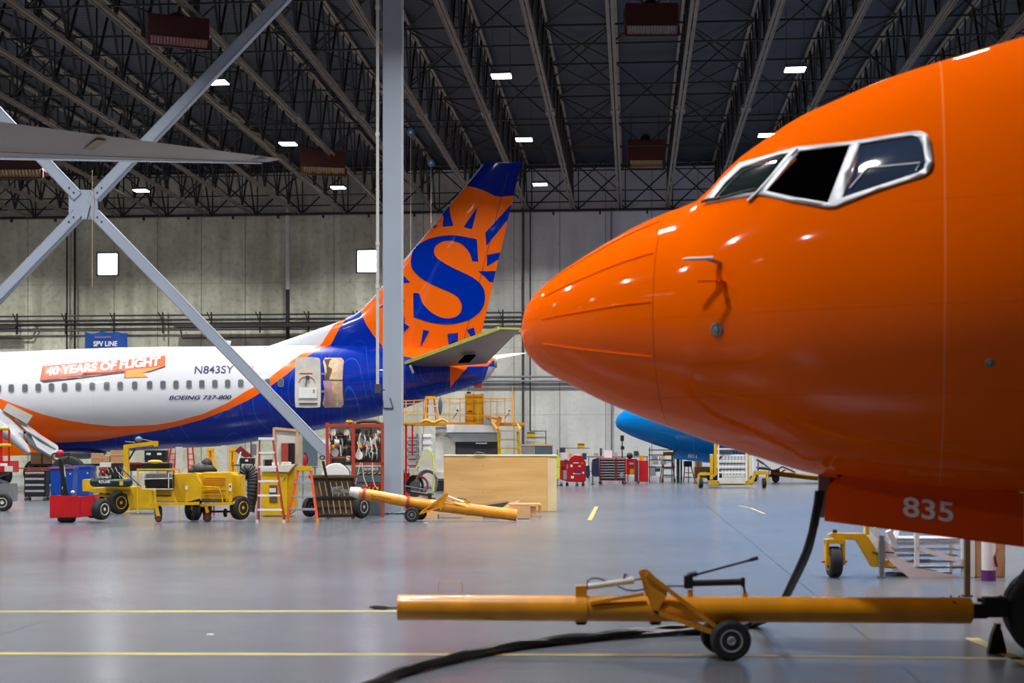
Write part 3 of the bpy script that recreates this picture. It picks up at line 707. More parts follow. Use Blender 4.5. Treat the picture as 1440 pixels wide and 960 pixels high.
C3 = [(0, 0), (503, 0), (505, 425), (508, 439), (515, 455), (526, 472), (537, 485), (541, 492), (550, 499), (565, 501.5), (577, 504), (636, 517), (686, 515.5), (700, 500), (760, 500)]
CT = [(0, 0), (640, 240), (650, 259), (655, 261.5), (669, 264.5), (684, 270), (696, 276), (703, 277), (723, 275), (760, 272)]
def livery(name, fin):
    m = mat(name, S(206, 208, 214), .34, coat=.5, var=0, spec=.15); nt = m.node_tree; Bn = nt.nodes['Principled BSDF']; vec, xyz = objxyz(nt)
    px = mathn(nt, 'MULTIPLY_ADD', xyz[0], 1 / tk, 300.0); py = mathn(nt, 'MULTIPLY_ADD', xyz[2], -1 / tk, t.py)
    xin = mathn(nt, 'MULTIPLY', px, 1 / 760.0, clamp=True)
    lt = lambda c: mathn(nt, 'LESS_THAN', py, fcurve(nt, xin, c))
    # contour lines on the blue
    v2 = nt.nodes.new('ShaderNodeMapping'); v2.inputs['Scale'].default_value = (1.0, .2, .32); v2.inputs['Rotation'].default_value = (0, R(12), 0); nt.links.new(vec, v2.inputs[0])
    ns = nt.nodes.new('ShaderNodeTexNoise'); ns.inputs['Scale'].default_value = .42; ns.inputs['Detail'].default_value = .6; nt.links.new(v2.outputs[0], ns.inputs[0])
    f = mathn(nt, 'FRACT', mathn(nt, 'MULTIPLY', ns.outputs[0], 17)); f = mathn(nt, 'LESS_THAN', mathn(nt, 'ABSOLUTE', mathn(nt, 'SUBTRACT', f, .5)), .035)
    blue = S(0, 44, 164); bl = mixc(nt, mathn(nt, 'MULTIPLY', f, .38 if not fin else .12), blue, S(50, 120, 220))
    og = S(255, 108, 6)
    c = mixc(nt, lt(C2), bl, og); c = mixc(nt, lt(C1), c, S(212, 215, 222)); c = mixc(nt, lt(C3), c, og)
    if fin: c = mixc(nt, lt(CT), c, S(0, 30, 140))
    else:
        # tail cone wedge and frame joints
        w1_ = mathn(nt, 'MULTIPLY', mathn(nt, 'GREATER_THAN', px, 634), mathn(nt, 'LESS_THAN', mathn(nt, 'ADD', mathn(nt, 'MULTIPLY', px, 1.15), py), 634 * 1.15 + 545)); c = mixc(nt, w1_, c, og)
        w2_ = mathn(nt, 'GREATER_THAN', mathn(nt, 'ADD', px, mathn(nt, 'MULTIPLY', py, .35)), 686 + 516 * .35 + 1.5); w3_ = mathn(nt, 'MULTIPLY', mathn(nt, 'GREATER_THAN', px, 675), mathn(nt, 'GREATER_THAN', py, 516)); c = mixc(nt, mathn(nt, 'MULTIPLY', w2_, w3_), c, S(176, 178, 182))
        jl = mathn(nt, 'MULTIPLY', linemask(nt, px, 90, 62, .5), .12); c = mixc(nt, jl, c, S(120, 120, 126))
    nt.links.new(c, Bn.inputs['Base Color'])
    bp = nt.nodes.new('ShaderNodeBump'); bp.inputs['Strength'].default_value = .1; bp.inputs['Distance'].default_value = .03
    nt.links.new(noise(nt, vec, .8, 2), bp.inputs['Height']); nt.links.new(bp.outputs[0], Bn.inputs['Coat Normal'])
    M[name] = m
livery('livery_body', False); livery('livery_fin', True)
body = t.part('fuselage', MB().add(vs, fs), 'livery_body', smooth=True)
# fin: symmetric aerofoil between leading and trailing edges
LE = [(486, 449), (500, 442.5), (509, 436), (522.5, 422), (537.5, 403.5), (565.6, 370.6), (600, 329), (640, 280), (679.6, 231)]
TE0, TE1 = (733, 229.5), (669.5, 500)
vs = []; rows = []; NR = 34; NCc = 18
def lex(y):
    if y >= 449: return 486 - (y - 449) / (487 - 449) * (486 - 376)
    for (xa, ya), (xb, yb) in zip(LE, LE[1:]):
        if yb <= y <= ya: return xa + (xb - xa) * (ya - y) / (ya - yb)
    return 679.6
for r_ in range(NR + 1):
    y = 230 + (494 - 230) * r_ / NR
    xl = lex(y) if y < 487 else lex(487) + (y - 487) * 6; xr = TE0[0] + (TE1[0] - TE0[0]) * (y - TE0[1]) / (TE1[1] - TE0[1]); chord = min(xr - xl, 200)
    for i in range(NCc + 1):
        f = .5 - .5 * math.cos(PI * i / NCc); th = 5 * .11 * chord * (.2969 * math.sqrt(f) - .126 * f - .3516 * f ** 2 + .2843 * f ** 3 - .1036 * f ** 4)
        vs.append((xl + (xr - xl) * f, -th, y, ))
nn = NCc + 1
fs = [(r_ * nn + i, r_ * nn + i + 1, (r_ + 1) * nn + i + 1, (r_ + 1) * nn + i) for r_ in range(NR) for i in range(NCc)]
o_ = len(vs); vs += [(v[0], -v[1], v[2]) for v in vs]; fs += [tuple(o_ + i for i in reversed(f_)) for f_ in fs]
fs += [(i, i + 1, o_ + i + 1, o_ + i) for i in range(NCc)]
fin = t.part('tail_fin', MB().add(vs, fs), 'livery_fin', smooth=True)
t.tubes('leading_edge', 'alu', [[(x + .6, 0, y) for x, y in LE]], 1.5, fin, label='bare pale metal leading edge')
t.bars('rudder_cap', 'finblue', [((681, 0, 230), (733, 0, 229), 2.6)], parent=fin)
skf = Skin([fin], t.e); skb = Skin([body], t.e)
# painted emblem
q2 = lambda L: [(x / 5.3333 + 500, y / 5.3333 + 320) for x, y in L]
Sg = q2([(910, 88), (920, 255), (875, 250), (862, 205), (835, 160), (790, 120), (740, 102), (690, 97), (640, 110), (600, 140), (588, 180), (600, 215), (640, 250), (720, 297), (800, 335), (880, 375), (930, 415), (960, 460), (970, 510), (965, 570), (940, 620), (900, 660), (840, 695), (770, 715), (700, 725), (620, 722), (540, 705), (480, 685), (435, 672), (432, 490), (475, 490), (500, 560), (540, 610), (590, 650), (650, 675), (700, 680), (750, 668), (785, 640), (797, 600), (790, 560), (765, 520), (720, 490), (640, 455), (540, 410), (480, 370), (440, 330), (420, 290), (418, 230), (430, 180), (460, 140), (510, 105), (560, 82), (620, 67), (700, 57), (780, 62), (850, 75)])
skf.patch('painted_letter', catmull(Sg, 4), 'finblue', 6, .02, parent=fin, label='large blue letter on the fin')
rays = [[(622.7, 301.7), (633.7, 287.8), (637.3, 317.7), (622.7, 318.5)], [(671.6, 290.7), (651.9, 319.2), (663.6, 322.1)], [(720.4, 288.6), (716, 307.5), (684, 345.4), (682.5, 327.2)],
    [(684.8, 358.5), (703.2, 354.7), (702, 364.6), (684.8, 374.4)], [(672.2, 381.3), (697, 381), (693.4, 396.5), (688.5, 396.5), (682, 389.4)], [(656.6, 464), (666, 460.3), (668.8, 471), (663.2, 475)],
    [(629, 469.5), (644, 467.8), (644, 480), (631.3, 486)], [(595.3, 463.4), (604, 465.3), (591, 488.8)], [(558, 376), (577, 397.5), (556, 398)], [(556, 409), (568, 411), (566, 418), (569, 424), (556, 425)],
    [(552, 436), (569, 446), (569, 455), (576, 459), (569, 466), (554, 472)], [(532, 433), (541, 427.5), (540, 431)], [(617, 316), (611, 321.5), (609.5, 318)]]
for r_ in rays: skf.patch('painted_ray', r_, 'finblue', 6, .02, parent=fin)
skf.patch('rudder_seam', [(714.5, 240), (715.2, 240), (649, 495), (648.2, 495)], 'seam', 30, .022, parent=fin)
# cabin windows
proto = None
wpx = [48, 106, 162, 218, 273, 331, 390, 451, 508, 569, 632, 688, 743, 798, 852, 907, 961, 1016, 1129, 1185]; wpy = [678, 677, 675, 674, 673, 671, 669, 668, 667, 666, 664, 663, 662, 661, 660, 659, 658, 657, 655, 654]
for x, y in [(-6, 679)] + list(zip(wpx, wpy)):
    cx, cy = x / 3, y / 3 + 320; a, b_ = 4.1, 5.9
    pl = [(cx + sx * (a - c_) if 0 else cx + sx * ax, cy + sy * ay) for sx, sy, ax, ay in ((-1, -1, a - 1.8, b_), (1, -1, a - 1.8, b_), (1, -1, a, b_ - 1.9), (1, 1, a, b_ - 1.9), (1, 1, a - 1.8, b_), (-1, 1, a - 1.8, b_), (-1, 1, a, b_ - 1.9), (-1, -1, a, b_ - 1.9))]
    inn = [(cx + (u - cx) * .86, cy + (v - cy) * .88) for u, v in pl]
    w_ = skb.patch('cabin_window', inn, 'cabinwin', 5, .02); skb.patch('window_surround', pl, 'flapgrey', 6, .025, (inn,), parent=w_)
# lettering and the arrow
q5 = lambda L: [(x / 4.8, y / 4.8 + 440) for x, y in L]
ar = skb.patch('arrow_sign', q5([(288, 360), (1118, 290), (1116, 358), (985, 402), (850, 440), (836, 440), (845, 392), (270, 455)]), 'arroworange', 5, .02, label='orange slanted sign with white lettering painted on the fuselage')
skb.patch('arrow_shadow', q5([(270, 455), (845, 392), (842, 404), (560, 440), (295, 470)]), 'arrowdark', 5, .022, parent=ar)
skb.patch('arrow_shadow', q5([(1116, 358), (985, 402), (1000, 402), (1116, 366)]), 'arrowdark', 5, .022, parent=ar)
skb.patch('arrow_head', q5([(852, 392), (1112, 360), (960, 405), (1000, 432), (850, 438)]), 'arrowamber', 5, .024, parent=ar)
skb.text('lettering', '40 YEARS OF FLIGHT', 'bannertext', 64.5, 529, 224.5, 514.5, 12.5, .22, .034, .05, parent=ar)
skb.text('registration', 'N843SY', 'letternavy', 273.5, 525.5, 328, 524.5, 10.5, .12, .02, .01); skb.text('type_lettering', 'BOEING 737-800', 'letternavy', 237.5, 562, 324, 561.2, 5.8, .45, .02, .015)
skb.patch('flag', [(346, 515), (357, 514.3), (357, 524), (346, 524.6)], 'arroworange', 5, .02)
for y in (516, 519, 522): skb.patch('flag_stripe', [(349.5, y), (357, y - .4), (357, y + .7), (349.5, y + 1.1)], 'offwhite', 5, .024)
# aft doorway with its door swung forward
dw = skb.patch('doorway', [(457, 503.5), (480, 503.5), (483.5, 507), (483, 568), (480, 572), (456.5, 572.5), (453.5, 568), (454.5, 508)], 'cabin', 8, .03, label='open doorway showing the tan cabin lining')
skb.patch('doorway_panel', [(454.5, 535), (467, 535), (468, 571), (455, 571)], 'pinkgrey', 8, .036, parent=dw); skb.patch('doorway_panel', [(456, 506), (466, 505), (467, 521), (463, 533), (456, 533)], 'brown', 8, .036, parent=dw)
skb.patch('doorway_rail', [(455, 533.5), (482, 534), (482, 535.3), (455, 535)], 'darkgrey', 8, .04, parent=dw); skb.patch('doorway_pipe', [(470, 512), (476, 511), (476, 570), (471, 571)], 'offwhite', 8, .04, parent=dw)
fz = -interp([(0, 66), (700, 66)], 430)
dpoly = catmull([(419, 502.5), (444, 502.5), (450, 508), (451, 540), (450.5, 568), (447, 572.5), (420, 572.5), (415.5, 569), (415, 540), (416, 508)], 4, 80)
_k = 1 - 77 * tk / PZ; _xf = t.xf; t.xf = lambda v: _xf(Vector((720 + (v.x - 720) * _k, v.y, HOR + (v.z - HOR) * _k)))
dr = t.prism('cabin_door', 'offwhite', dpoly, -79, -75, smooth=False, label='off-white door panel swung open beside the doorway')
t.box('door_liner', 'white', 420, 446.5, 545, 560, -80.4, -79, dr); t.box('door_lever', 'darkgrey', 430.5, 435, 528, 533, -81.5, -79, dr); t.tubes('door_handle', 'grey', [[(432, -80.5, 532), (430, -80.5, 543)]], .9, dr)
t.box('warning_stripe', 'arroworange', 422, 440, 524, 525.6, -79.6, -79, dr); t.box('door_placard', 'amber', 440.5, 443.5, 547, 552, -81, -80.3, dr); t.box('door_step', 'darkgrey', 421, 447, 566.5, 568, -80.5, -79, dr)
t.tubes('door_arc', 'red', [[(424 - 2 + 12 * math.cos(a) + 10, -79.6, 540 - 11 * math.sin(a)) for a in [R(10 + 16 * i) for i in range(11)]]], .35, dr, n=5)
t.bars('door_hinge', 'alu', [((450, -76, 525), (455, -66, 525), 3), ((450, -76, 550), (455, -66, 550), 3)])
t.xf = _xf
t.prism('blade_antenna', 'white', [(316, 488), (318, 478.5), (325, 479), (323, 488)], -1, 1)
# horizontal stabilisers
def panel(root, tip, thr, tht, nc=14):
    (xa, ya, da), (xb, yb, db) = root; (xc, yc, dc), (xd, yd, dd) = tip; vs = []; ns_ = 10
    for j in range(ns_ + 1):
        u = j / ns_
        A = Vector((xa, da, ya)).lerp(Vector((xc, dc, yc)), u); Bv = Vector((xb, db, yb)).lerp(Vector((xd, dd, yd)), u); th = thr + (tht - thr) * u
        for i in range(nc + 1):
            f = .5 - .5 * math.cos(PI * i / nc); h = th * 2.6 * (.2969 * math.sqrt(f) - .126 * f - .3516 * f ** 2 + .2843 * f ** 3 - .1036 * f ** 4) * 2
            p = A.lerp(Bv, f); vs.append((p.x, p.y, p.z - h))
    N = len(vs); vs += [(v[0], v[1], v[2] + 2 * (Vector((0, 0, 0)).z) ) for v in vs]
    k_ = 0
    for j in range(ns_ + 1):
        u = j / ns_; A = Vector((xa, da, ya)).lerp(Vector((xc, dc, yc)), u); Bv = Vector((xb, db, yb)).lerp(Vector((xd, dd, yd)), u)
        for i in range(nc + 1):
            f = .5 - .5 * math.cos(PI * i / nc); p = A.lerp(Bv, f); v = vs[k_]; vs[N + k_] = (v[0], v[1], 2 * p.z - v[2]); k_ += 1
    w_ = nc + 1; fs = [(j * w_ + i, j * w_ + i + 1, (j + 1) * w_ + i + 1, (j + 1) * w_ + i) for j in range(ns_) for i in range(nc)]
    fs += [tuple(N + i for i in reversed(f_)) for f_ in fs]
    fs += [(j * w_, (j + 1) * w_, N + (j + 1) * w_, N + j * w_) for j in range(ns_)] + [(i, i + 1, N + i + 1, N + i) for i in range(nc)] + [(ns_ * w_ + i, ns_ * w_ + i + 1, N + ns_ * w_ + i + 1, N + ns_ * w_ + i) for i in range(nc)]
    return MB().add(vs, fs)
def at(px, py, Z):   # point of the photograph at a chosen depth, written in this thing's own frame
    v = W(px, py, Z); l = Matrix.Rotation(-YAW, 3, 'Z') @ (v - t.e.location); return Vector((l.x / tk + 300, l.y / tk, t.py - l.z / tk))
tri = lambda v: (v.x, v.z, v.y)
rA, rB, tA, tB = at(568, 512, 55.2), at(684, 511, 55.2), at(701, 463, 49.5), at(731, 463.5, 49.5)
st = t.part('stabiliser', panel((tri(rA), tri(rB)), (tri(tA), tri(tB)), 7, 2), 'wingmetal', smooth=True, label='bare grey horizontal tailplane on the near side')
up = Vector((0, -1, -1.2))
b = MB(); b.bar(rA + up, tA + up, 4.2, 3.2); b.bar(tA + up, tB + up, 2.4, 1.6); t.part('leading_spar', b, 'primer', st, label='yellow-green primed spar with round holes')
b = MB()
for i in range(26):
    c_ = rA.lerp(tA, .06 + i * .017) + Vector((0, -3.4, -1.2)); b.lathe(c_, (0, -1, 0), [(0, .6), (.6, .6)], 8)
b.lathe(rA + Vector((1, -3.5, -1)), (0, -1, 0), [(0, 2.1), (.3, 2.1)], 14); t.part('lightening_hole', b, 'void', st)
b = MB(); b.lathe(rA + Vector((1, -3, -1)), (0, -1, 0), [(0, 3.6), (.6, 3.6)], 16); t.part('spar_fitting', b, 'primer', st)
pa, pb, pc, pd = (at(645, 508, 53.6), at(654, 499, 53), at(669, 498, 53), at(660, 507, 53.6))
t.part('access_opening', MB().add([p + Vector((0, -1, 2.6)) for p in (pa, pb, pc, pd)] + [p + Vector((0, -1, 0)) for p in (pa, pb, pc, pd)], [(0, 1, 2, 3), (4, 5, 6, 7), (0, 1, 5, 4), (1, 2, 6, 5), (2, 3, 7, 6), (3, 0, 4, 7)]), 'void', st)
fA, fB, gA, gB = at(640, 508, 57), at(690, 506, 57), at(716, 497.5, 63), at(742, 496, 63)
t.part('stabiliser', panel((tri(fA), tri(fB)), (tri(gA), tri(gB)), 5, 1.5), 'white', smooth=True, label='white horizontal tailplane on the far side')
t.prism('tail_skid', 'arroworange', [(664, 541), (678, 537), (677, 546), (668, 545)], -3, 3); t.part('exhaust', MB().lathe((695, 0, 511), (1, 0, 0), [(0, 7), (4, 6), (4, 4.8), (1, 4.5)], 20), 'grey', smooth=True)
t.bars('vent_plate', 'alu', [((581, -57, 517), (585, -54, 527), 3)])
# wing, flaps and track fairings toward the camera, main gear
F = lambda nm, m_, P4, th, lab=None, parent=None: t.part(nm, (lambda L: MB().add([p for p in L] + [p + Vector((0, th * .3, th)) for p in L], [tuple(range(len(L))), tuple(range(len(L), 2 * len(L)))] + [(i, (i + 1) % len(L), len(L) + (i + 1) % len(L), len(L) + i) for i in range(len(L))]))([at(*p) for p in P4]), m_, parent, label=lab)
wing = t.part('wing', panel((tri(at(-420, 610, 55)), tri(at(-10, 598, 55))), (tri(at(-420, 590, 40)), tri(at(-330, 590, 40))), 14, 4), 'flapgrey', smooth=True)
F('spoiler', 'shade', [(4, 577, 52), (11, 566.5, 53), (46, 584, 53), (38, 596, 52)], 2, 'dark grey raised panel')
F('flap', 'flapgrey', [(-30, 556, 52.5), (0, 574, 52.5), (16, 590, 52), (33, 606, 51), (32, 616, 50.8), (16, 602, 50.4), (-30, 575, 50)], 3, None)
F('flap', 'flapgrey', [(20, 588, 53), (40, 598, 53), (57, 611, 52.6), (81, 626, 52.2), (80, 632, 51.4), (56, 616, 51), (38, 606, 51)], 2.5, None)
F('flap', 'flapgrey', [(55, 614, 52), (82, 628, 52), (82, 634, 51), (70, 639, 50.5), (52, 628, 50.5), (44, 612, 51)], 2.5, None)
F('flap_gap', 'void', [(33, 606, 51.6), (57, 614, 51.9), (58, 622, 51.6), (36, 618, 51.4)], 4)
def canoe(pts, r): 
    P_ = [at(*p) for p in pts]; t.tubes('flap_fairing', 'flapgrey', [], 1) if 0 else t.part('flap_fairing', MB().tube(P_, r, 12), 'flapgrey', smooth=True)
canoe([(-12, 594, 50), (2, 604, 50), (18, 613, 49.8), (34, 629, 49.4), (42, 637, 49.2)], [8, 9, 8, 5.5, 2])
canoe([(38, 612, 51.5), (48, 624, 51.2), (60, 633, 51), (67, 638, 50.8)], [5, 6, 4.5, 1.5])
t.prism('belly_fairing', 'orange_paint', [(-300, 612), (40, 606), (72, 612), (82, 622), (84, 634), (40, 640), (-300, 646)], -60, 60, smooth=False)
t.part('keel_fairing', MB().ball((108, 0, 637), 30, 16, (1.4, 1, .28)), 'flapgrey', smooth=True)
for d_ in (-92, 98):
    t.part('gear_leg', MB().tube([(24, d_ + 6, 630), (24, d_ + 6, 670)], 4, 12).bar((24, d_ + 6, 640), (0, d_ + 10, 620), 3), 'grey')
    for dd in (-12, 14): t.wheel(24, t.py - 20, 20, 13, d_ + dd, 'd', 'grey')
# pale stabiliser of a further aircraft reaching in at the upper left
w = T('parked_wing', 'dull grey tapered wing with a bright polished edge reaching in at the upper left', 'wing', 0, None, 20)
def at2(px, py, Z):
    v = W(px, py, Z); l = Matrix.Rotation(-YAW, 3, 'Z') @ (v - w.e.location); return Vector((l.x / w.k, l.y / w.k, w.py - l.z / w.k))
a0, a1, t0_, t1_ = at2(-330, 213, 21.5), at2(-330, 128, 17.6), at2(368, 229, 21.5), at2(398, 223.5, 20.6)
wing2 = w.part('wing_skin', panel((tri(a0), tri(a1)), (tri(t0_), tri(t1_)), 6.5, .9), 'wingmetal', smooth=True)
w.tubes('leading_edge', 'leadedge', [[a0 + Vector((0, 1, 1)), a0.lerp(t0_, .5) + Vector((0, 1, 1)), t0_ + Vector((0, 1, .3))]], [3.4, 3, 1], wing2, label='polished bright leading edge')
w.tubes('panel_seam', 'webbing', [[a0.lerp(a1, .24) + Vector((0, 0, 5.2)), t0_.lerp(t1_, .3) + Vector((0, 0, 1.2))]], .45, wing2)
for u, wd_, m_ in ((.61, 14, 'wingdirt'), (.955, 9, 'shade')):
    A_, B_ = a1.lerp(t1_, u), a0.lerp(t0_, u); 
    L4 = [A_.lerp(B_, .1), A_.lerp(B_, .1) + (t1_ - a1).normalized() * wd_, A_.lerp(B_, .5) + (t1_ - a1).normalized() * wd_, A_.lerp(B_, .5)]
    dz = 5.2 * (1 - u) + 1.0
    w.part('access_panel', MB().add([p + Vector((0, 0, dz)) for p in L4] + [p + Vector((0, 0, dz - .5)) for p in L4], [(0, 1, 2, 3), (4, 5, 6, 7), (0, 1, 5, 4), (1, 2, 6, 5), (2, 3, 7, 6), (3, 0, 4, 7)]), m_, wing2)
# ------------------------------------------------------------------ front tow bar
t = T('tow_bar', 'long yellow tow bar in the foreground reaching under the orange nose', 'tow bar', 1023, 924)
def barrel(x0, x1, yc0, yc1, r0, r1, d0, d1): return MB().lathe((x0, d0, yc0), (x1 - x0, d1 - d0, yc1 - yc0), [(0, r0 * .9), (0, r0 * 1.0), (1.5, r0 * 1.01), ((Vector((x1 - x0, d1 - d0, yc1 - yc0))).length - 1.5, r1), ((Vector((x1 - x0, d1 - d0, yc1 - yc0))).length, r1 * .9)], 32)
tube = t.part('tube', barrel(560, 1363, 854.5, 857.5, 17.6, 18.4, 6, -6), 'ochre', smooth=True)
t.tubes('hitch_eye', 'black', [[(562, 6, 855), (545, 6, 855)], [(545, 6, 855), (540, 6, 853.5), (526, 6, 853), (518, 6, 854), (526, 6, 856), (540, 6, 857), (545, 6, 855)]], 1.5)
t.part('end_cap', MB().lathe((559, 6, 854.5), (1, 0, 0), [(0, 16), (0, 18), (4, 18.4), (4, 16)], 28), 'ochre', tube, smooth=True)
t.tubes('grab_handle', 'ochre', [[(615, 6, 838), (616, 6, 819), (649, 6, 819), (650, 6, 837)]], .6)
for x in (817, 921):
    t.part('clamp_collar', MB().lathe((x - 8, 2, 856), (1, 0, 0), [(0, 18), (0, 20.5), (16, 20.5), (16, 18)], 28).box(x - 7, x + 7, -6, 8, 872, 877.5) if x > 900 else MB().lathe((x - 8, 2, 856), (1, 0, 0), [(0, 18), (0, 20.5), (16, 20.5), (16, 18)], 28).box(x - 8, x + 8, -8, 8, 823, 842), 'ochre', smooth=False)
    t.box('clamp_foot', 'black', x - 8, x + 8, 874, 877.5, -10, 10)
lev = t.prism('lever_plate', 'ochre', [(899, 805), (903, 802), (910, 801), (916, 805), (936, 830), (936, 834), (926, 853), (922, 857), (916, 855), (907, 832), (904, 820)], -20, -18, bev=.01)
t.prism('lever_plate', 'ochre', [(899, 805), (903, 802), (910, 801), (916, 805), (936, 830), (936, 834), (926, 853), (922, 857), (916, 855), (907, 832), (904, 820)], 14, 16, bev=.01)
t.bars('wheel_arm', 'ochre', [((908, -20, 804), (1006, -17, 880), 6)], parent=None); t.bars('wheel_arm', 'ochre', [((908, 16, 804), (1006, 17, 880), 6)])
t.bars('wheel_arm', 'ochre', [((921, -20, 858), (1004, -19, 888), 6.5)]); t.bars('wheel_arm', 'ochre', [((921, 18, 858), (1004, 19, 888), 6.5)])
t.bars('stay', 'ochre', [((829, -16, 846), (904, -17, 833), 4.5)]); t.tubes('axle', 'grey', [[(1023, -24, 895), (1023, 30, 895)]], 4)
t.part('pivot_bolt', MB().lathe((921, -22, 858), (0, -1, 0), [(0, 3), (2, 3)], 6), 'black', lev)
for i, (x, y) in enumerate(((904, 812), (905, 818), (907, 824), (909, 830))): t.part('pin_hole', MB().lathe((x, -20.2, y), (0, -1, 0), [(0, .9), (.2, .9)], 8), 'black', lev)
t.wheel(1023, 896, 28, 20, -28, 'd', 'alu'); t.wheel(1016, 897, 26, 18, 32, 'd', 'alu')
ram = t.part('hydraulic_ram', MB().tube([(827, 0, 825), (888, 0, 816)], 4.4, 16).tube([(884, 0, 816.6), (891, 0, 815.6)], 5.4, 16), 'offwhite', smooth=True)
t.tubes('ram_rod', 'chrome', [[(888, 0, 816), (904, 0, 814)]], 1.6, ram); t.tubes('ram_fitting', 'black', [[(877, 0, 815), (879, 0, 807), (882, 0, 809)]], 1.5, ram)
t.tubes('hydraulic_hose', 'black', [[(826, 2, 829), (826, 2, 817), (832, 2, 813), (842, 2, 813), (852, 0, 817)]], 1.1); t.tubes('hydraulic_hose', 'black', [[(868, 2, 824), (880, 2, 829), (892, 2, 831), (910, 4, 828), (938, 2, 824), (965, 0, 824)]], 1.1)
pump = t.part('hand_pump', MB().tube([(970, 0, 820), (1044, 0, 818)], 4.6, 16).box(962, 974, -5, 5, 809, 827).box(1042, 1047, -5, 5, 812, 824).bar((1045, 0, 820), (1048, 0, 836), 3).tube([(966, 0, 812), (970, 0, 808), (980, 0, 806)], 4, 10), 'black', smooth=True, label='black hand pump with a long lever')
t.tubes('pump_lever', 'black', [[(978, 0, 808), (1056, 0, 787)]], 1.6, pump); t.tubes('lever_grip', 'black', [[(1054, 0, 787.5), (1066, 0, 784)]], 2.6, pump)
t.part('pump_mount', MB().box(967, 974, -4, 4, 829, 842).box(1044, 1051, -4, 4, 833, 842), 'ochre')
t.part('rope_lashing', MB().tube([(1316 + 2.2 * i, 2 + 18.6 * math.cos(i * 1.1), 857 + 19 * math.sin(i * 1.1)) for i in range(22)], 1.3, 6), 'brown', smooth=True)
t.box('latch', 'chrome', 1328, 1340, 848, 856, -22, -16); t.tubes('latch_ring', 'black', [[(1318, -18, 845), (1324, -20, 856), (1334, -20, 857), (1342, -20, 849), (1334, -19, 843)]], 1.2)
tlabel(t, 'worn_lettering', 'SUN COUNTRY', 'brown', 1184, 1246, 848, 852.5, -19.2, tube, .0)
head = t.part('tow_head', MB().box(1362, 1384, -14, 2, 848, 868).box(1380, 1412, -16, 0, 838, 866).bar((1384, -6, 852), (1430, -4, 850), 14), 'black', label='black tow head coupled to the nose gear')
t.part('lifting_jaw', MB().tube([(1372, -8, 842), (1390, -8, 845), (1406, -8, 838)], 3, 8), 'darkgrey', head, smooth=True)
t = T('wheel_chock', 'black steel chock with two feet standing in front of the orange nose gear', 'chock', 1402, 918)
t.prism('foot', 'black', [(1388, 918), (1394, 890), (1400, 876), (1406, 876), (1402, 918)], -6, 4); t.prism('foot', 'black', [(1402, 918), (1404, 890), (1408, 884), (1416, 918)], -2, 8)
# cable bundle from the nose gear bay to the floor
e_ = bpy.data.objects.new('ground_power_cable', None); COL.objects.link(e_); tag(e_, 'bundle of thick black cables dropping from the orange nose and running left across the floor', 'cable')
def sm(P, n=6):
    out = []
    for i in range(len(P) - 1):
        p0, p1, p2, p3 = P[max(i - 1, 0)], P[i], P[i + 1], P[min(i + 2, len(P) - 1)]
        for k in range(n):
            u = k / n; out.append(.5 * ((2 * p1) + (p2 - p0) * u + (2 * p0 - 5 * p1 + 4 * p2 - p3) * u * u + (3 * p1 - p0 - 3 * p2 + p3) * u ** 3))
    return out + [P[-1]]
base = [W(1153, 690, 11.7), W(1146, 735, 11.7), W(1135, 775, 11.9), W(1113, 822, 12.3), W(1090, 860, 12.7)] + [G(x, y) for x, y in ((1062, 882), (1020, 889), (940, 893), (880, 897), (800, 905), (730, 913), (660, 927), (600, 942), (550, 957), (490, 985), (430, 1020))]
for j in range(6):
    P_ = []
    for i, p in enumerate(base):
        q_ = p.copy(); a = j * PI / 3 + i * 1.3; rr = .035 if i < 5 else .055
        q_ += Vector((math.cos(a) * rr * (.6 if i < 5 else .5), math.cos(a) * rr * (.6 if i < 5 else 1.5), 0)); 
        if i >= 5: q_.z = .028 + (.035 if math.sin(a * 1.7) > .55 else 0)
        P_.append(q_)
    build('cable', MB().tube(sm(P_), .024 if j < 4 else .017, 10), 'cable', e_, smooth=True)
# ------------------------------------------------------------------ white access stair behind the orange gear doors
t = T('stair_truck', 'white and yellow wheeled access stair standing just behind the orange gear door', 'stair', 1174, 812)
t.wheel(1174, 790, 22, 17, 4, 'x', 'yellow')
t.part('caster_fork', MB().box(1161, 1187, -6, 14, 758, 764).box(1161, 1165, -4, 12, 760, 794).box(1184, 1188, -4, 12, 760, 794), 'yellow')
t.prism('outrigger_arm', 'yellow', [(1164, 752), (1170, 749), (1216, 750), (1222, 756), (1236, 780), (1258, 797), (1226, 797), (1204, 759), (1176, 758)], -2, 10, bev=.01)
t.part('fork_knob', MB().ball((1175, 4, 747), 3.5, 10), 'black', smooth=True); t.tubes('axle_pin', 'rust', [[(1156, 4, 790), (1192, 4, 790)]], 1.4)
t.bars('jack_leg', 'grey', [((1238, -6, 752), (1238, -6, 806), 6), ((1238, -6, 760), (1238, -6, 790), 8), ((1232, -6, 811), (1244, -6, 811), 3), ((1238, -6, 800), (1238, -6, 810), 4)])
t.bars('yellow_mast', 'yellow', [((1221, 6, 620), (1221, 6, 752), 5)])
fr_ = t.part('stringer', MB().prism([(1228, 742), (1234, 742), (1262, 782), (1290, 798), (1360, 812), (1360, 832), (1283, 816), (1250, 788)], 0, 3), 'white'); t.part('stringer', MB().prism([(1228, 742), (1234, 742), (1262, 782), (1290, 798), (1360, 812), (1360, 832), (1283, 816), (1250, 788)], 60, 63), 'white')
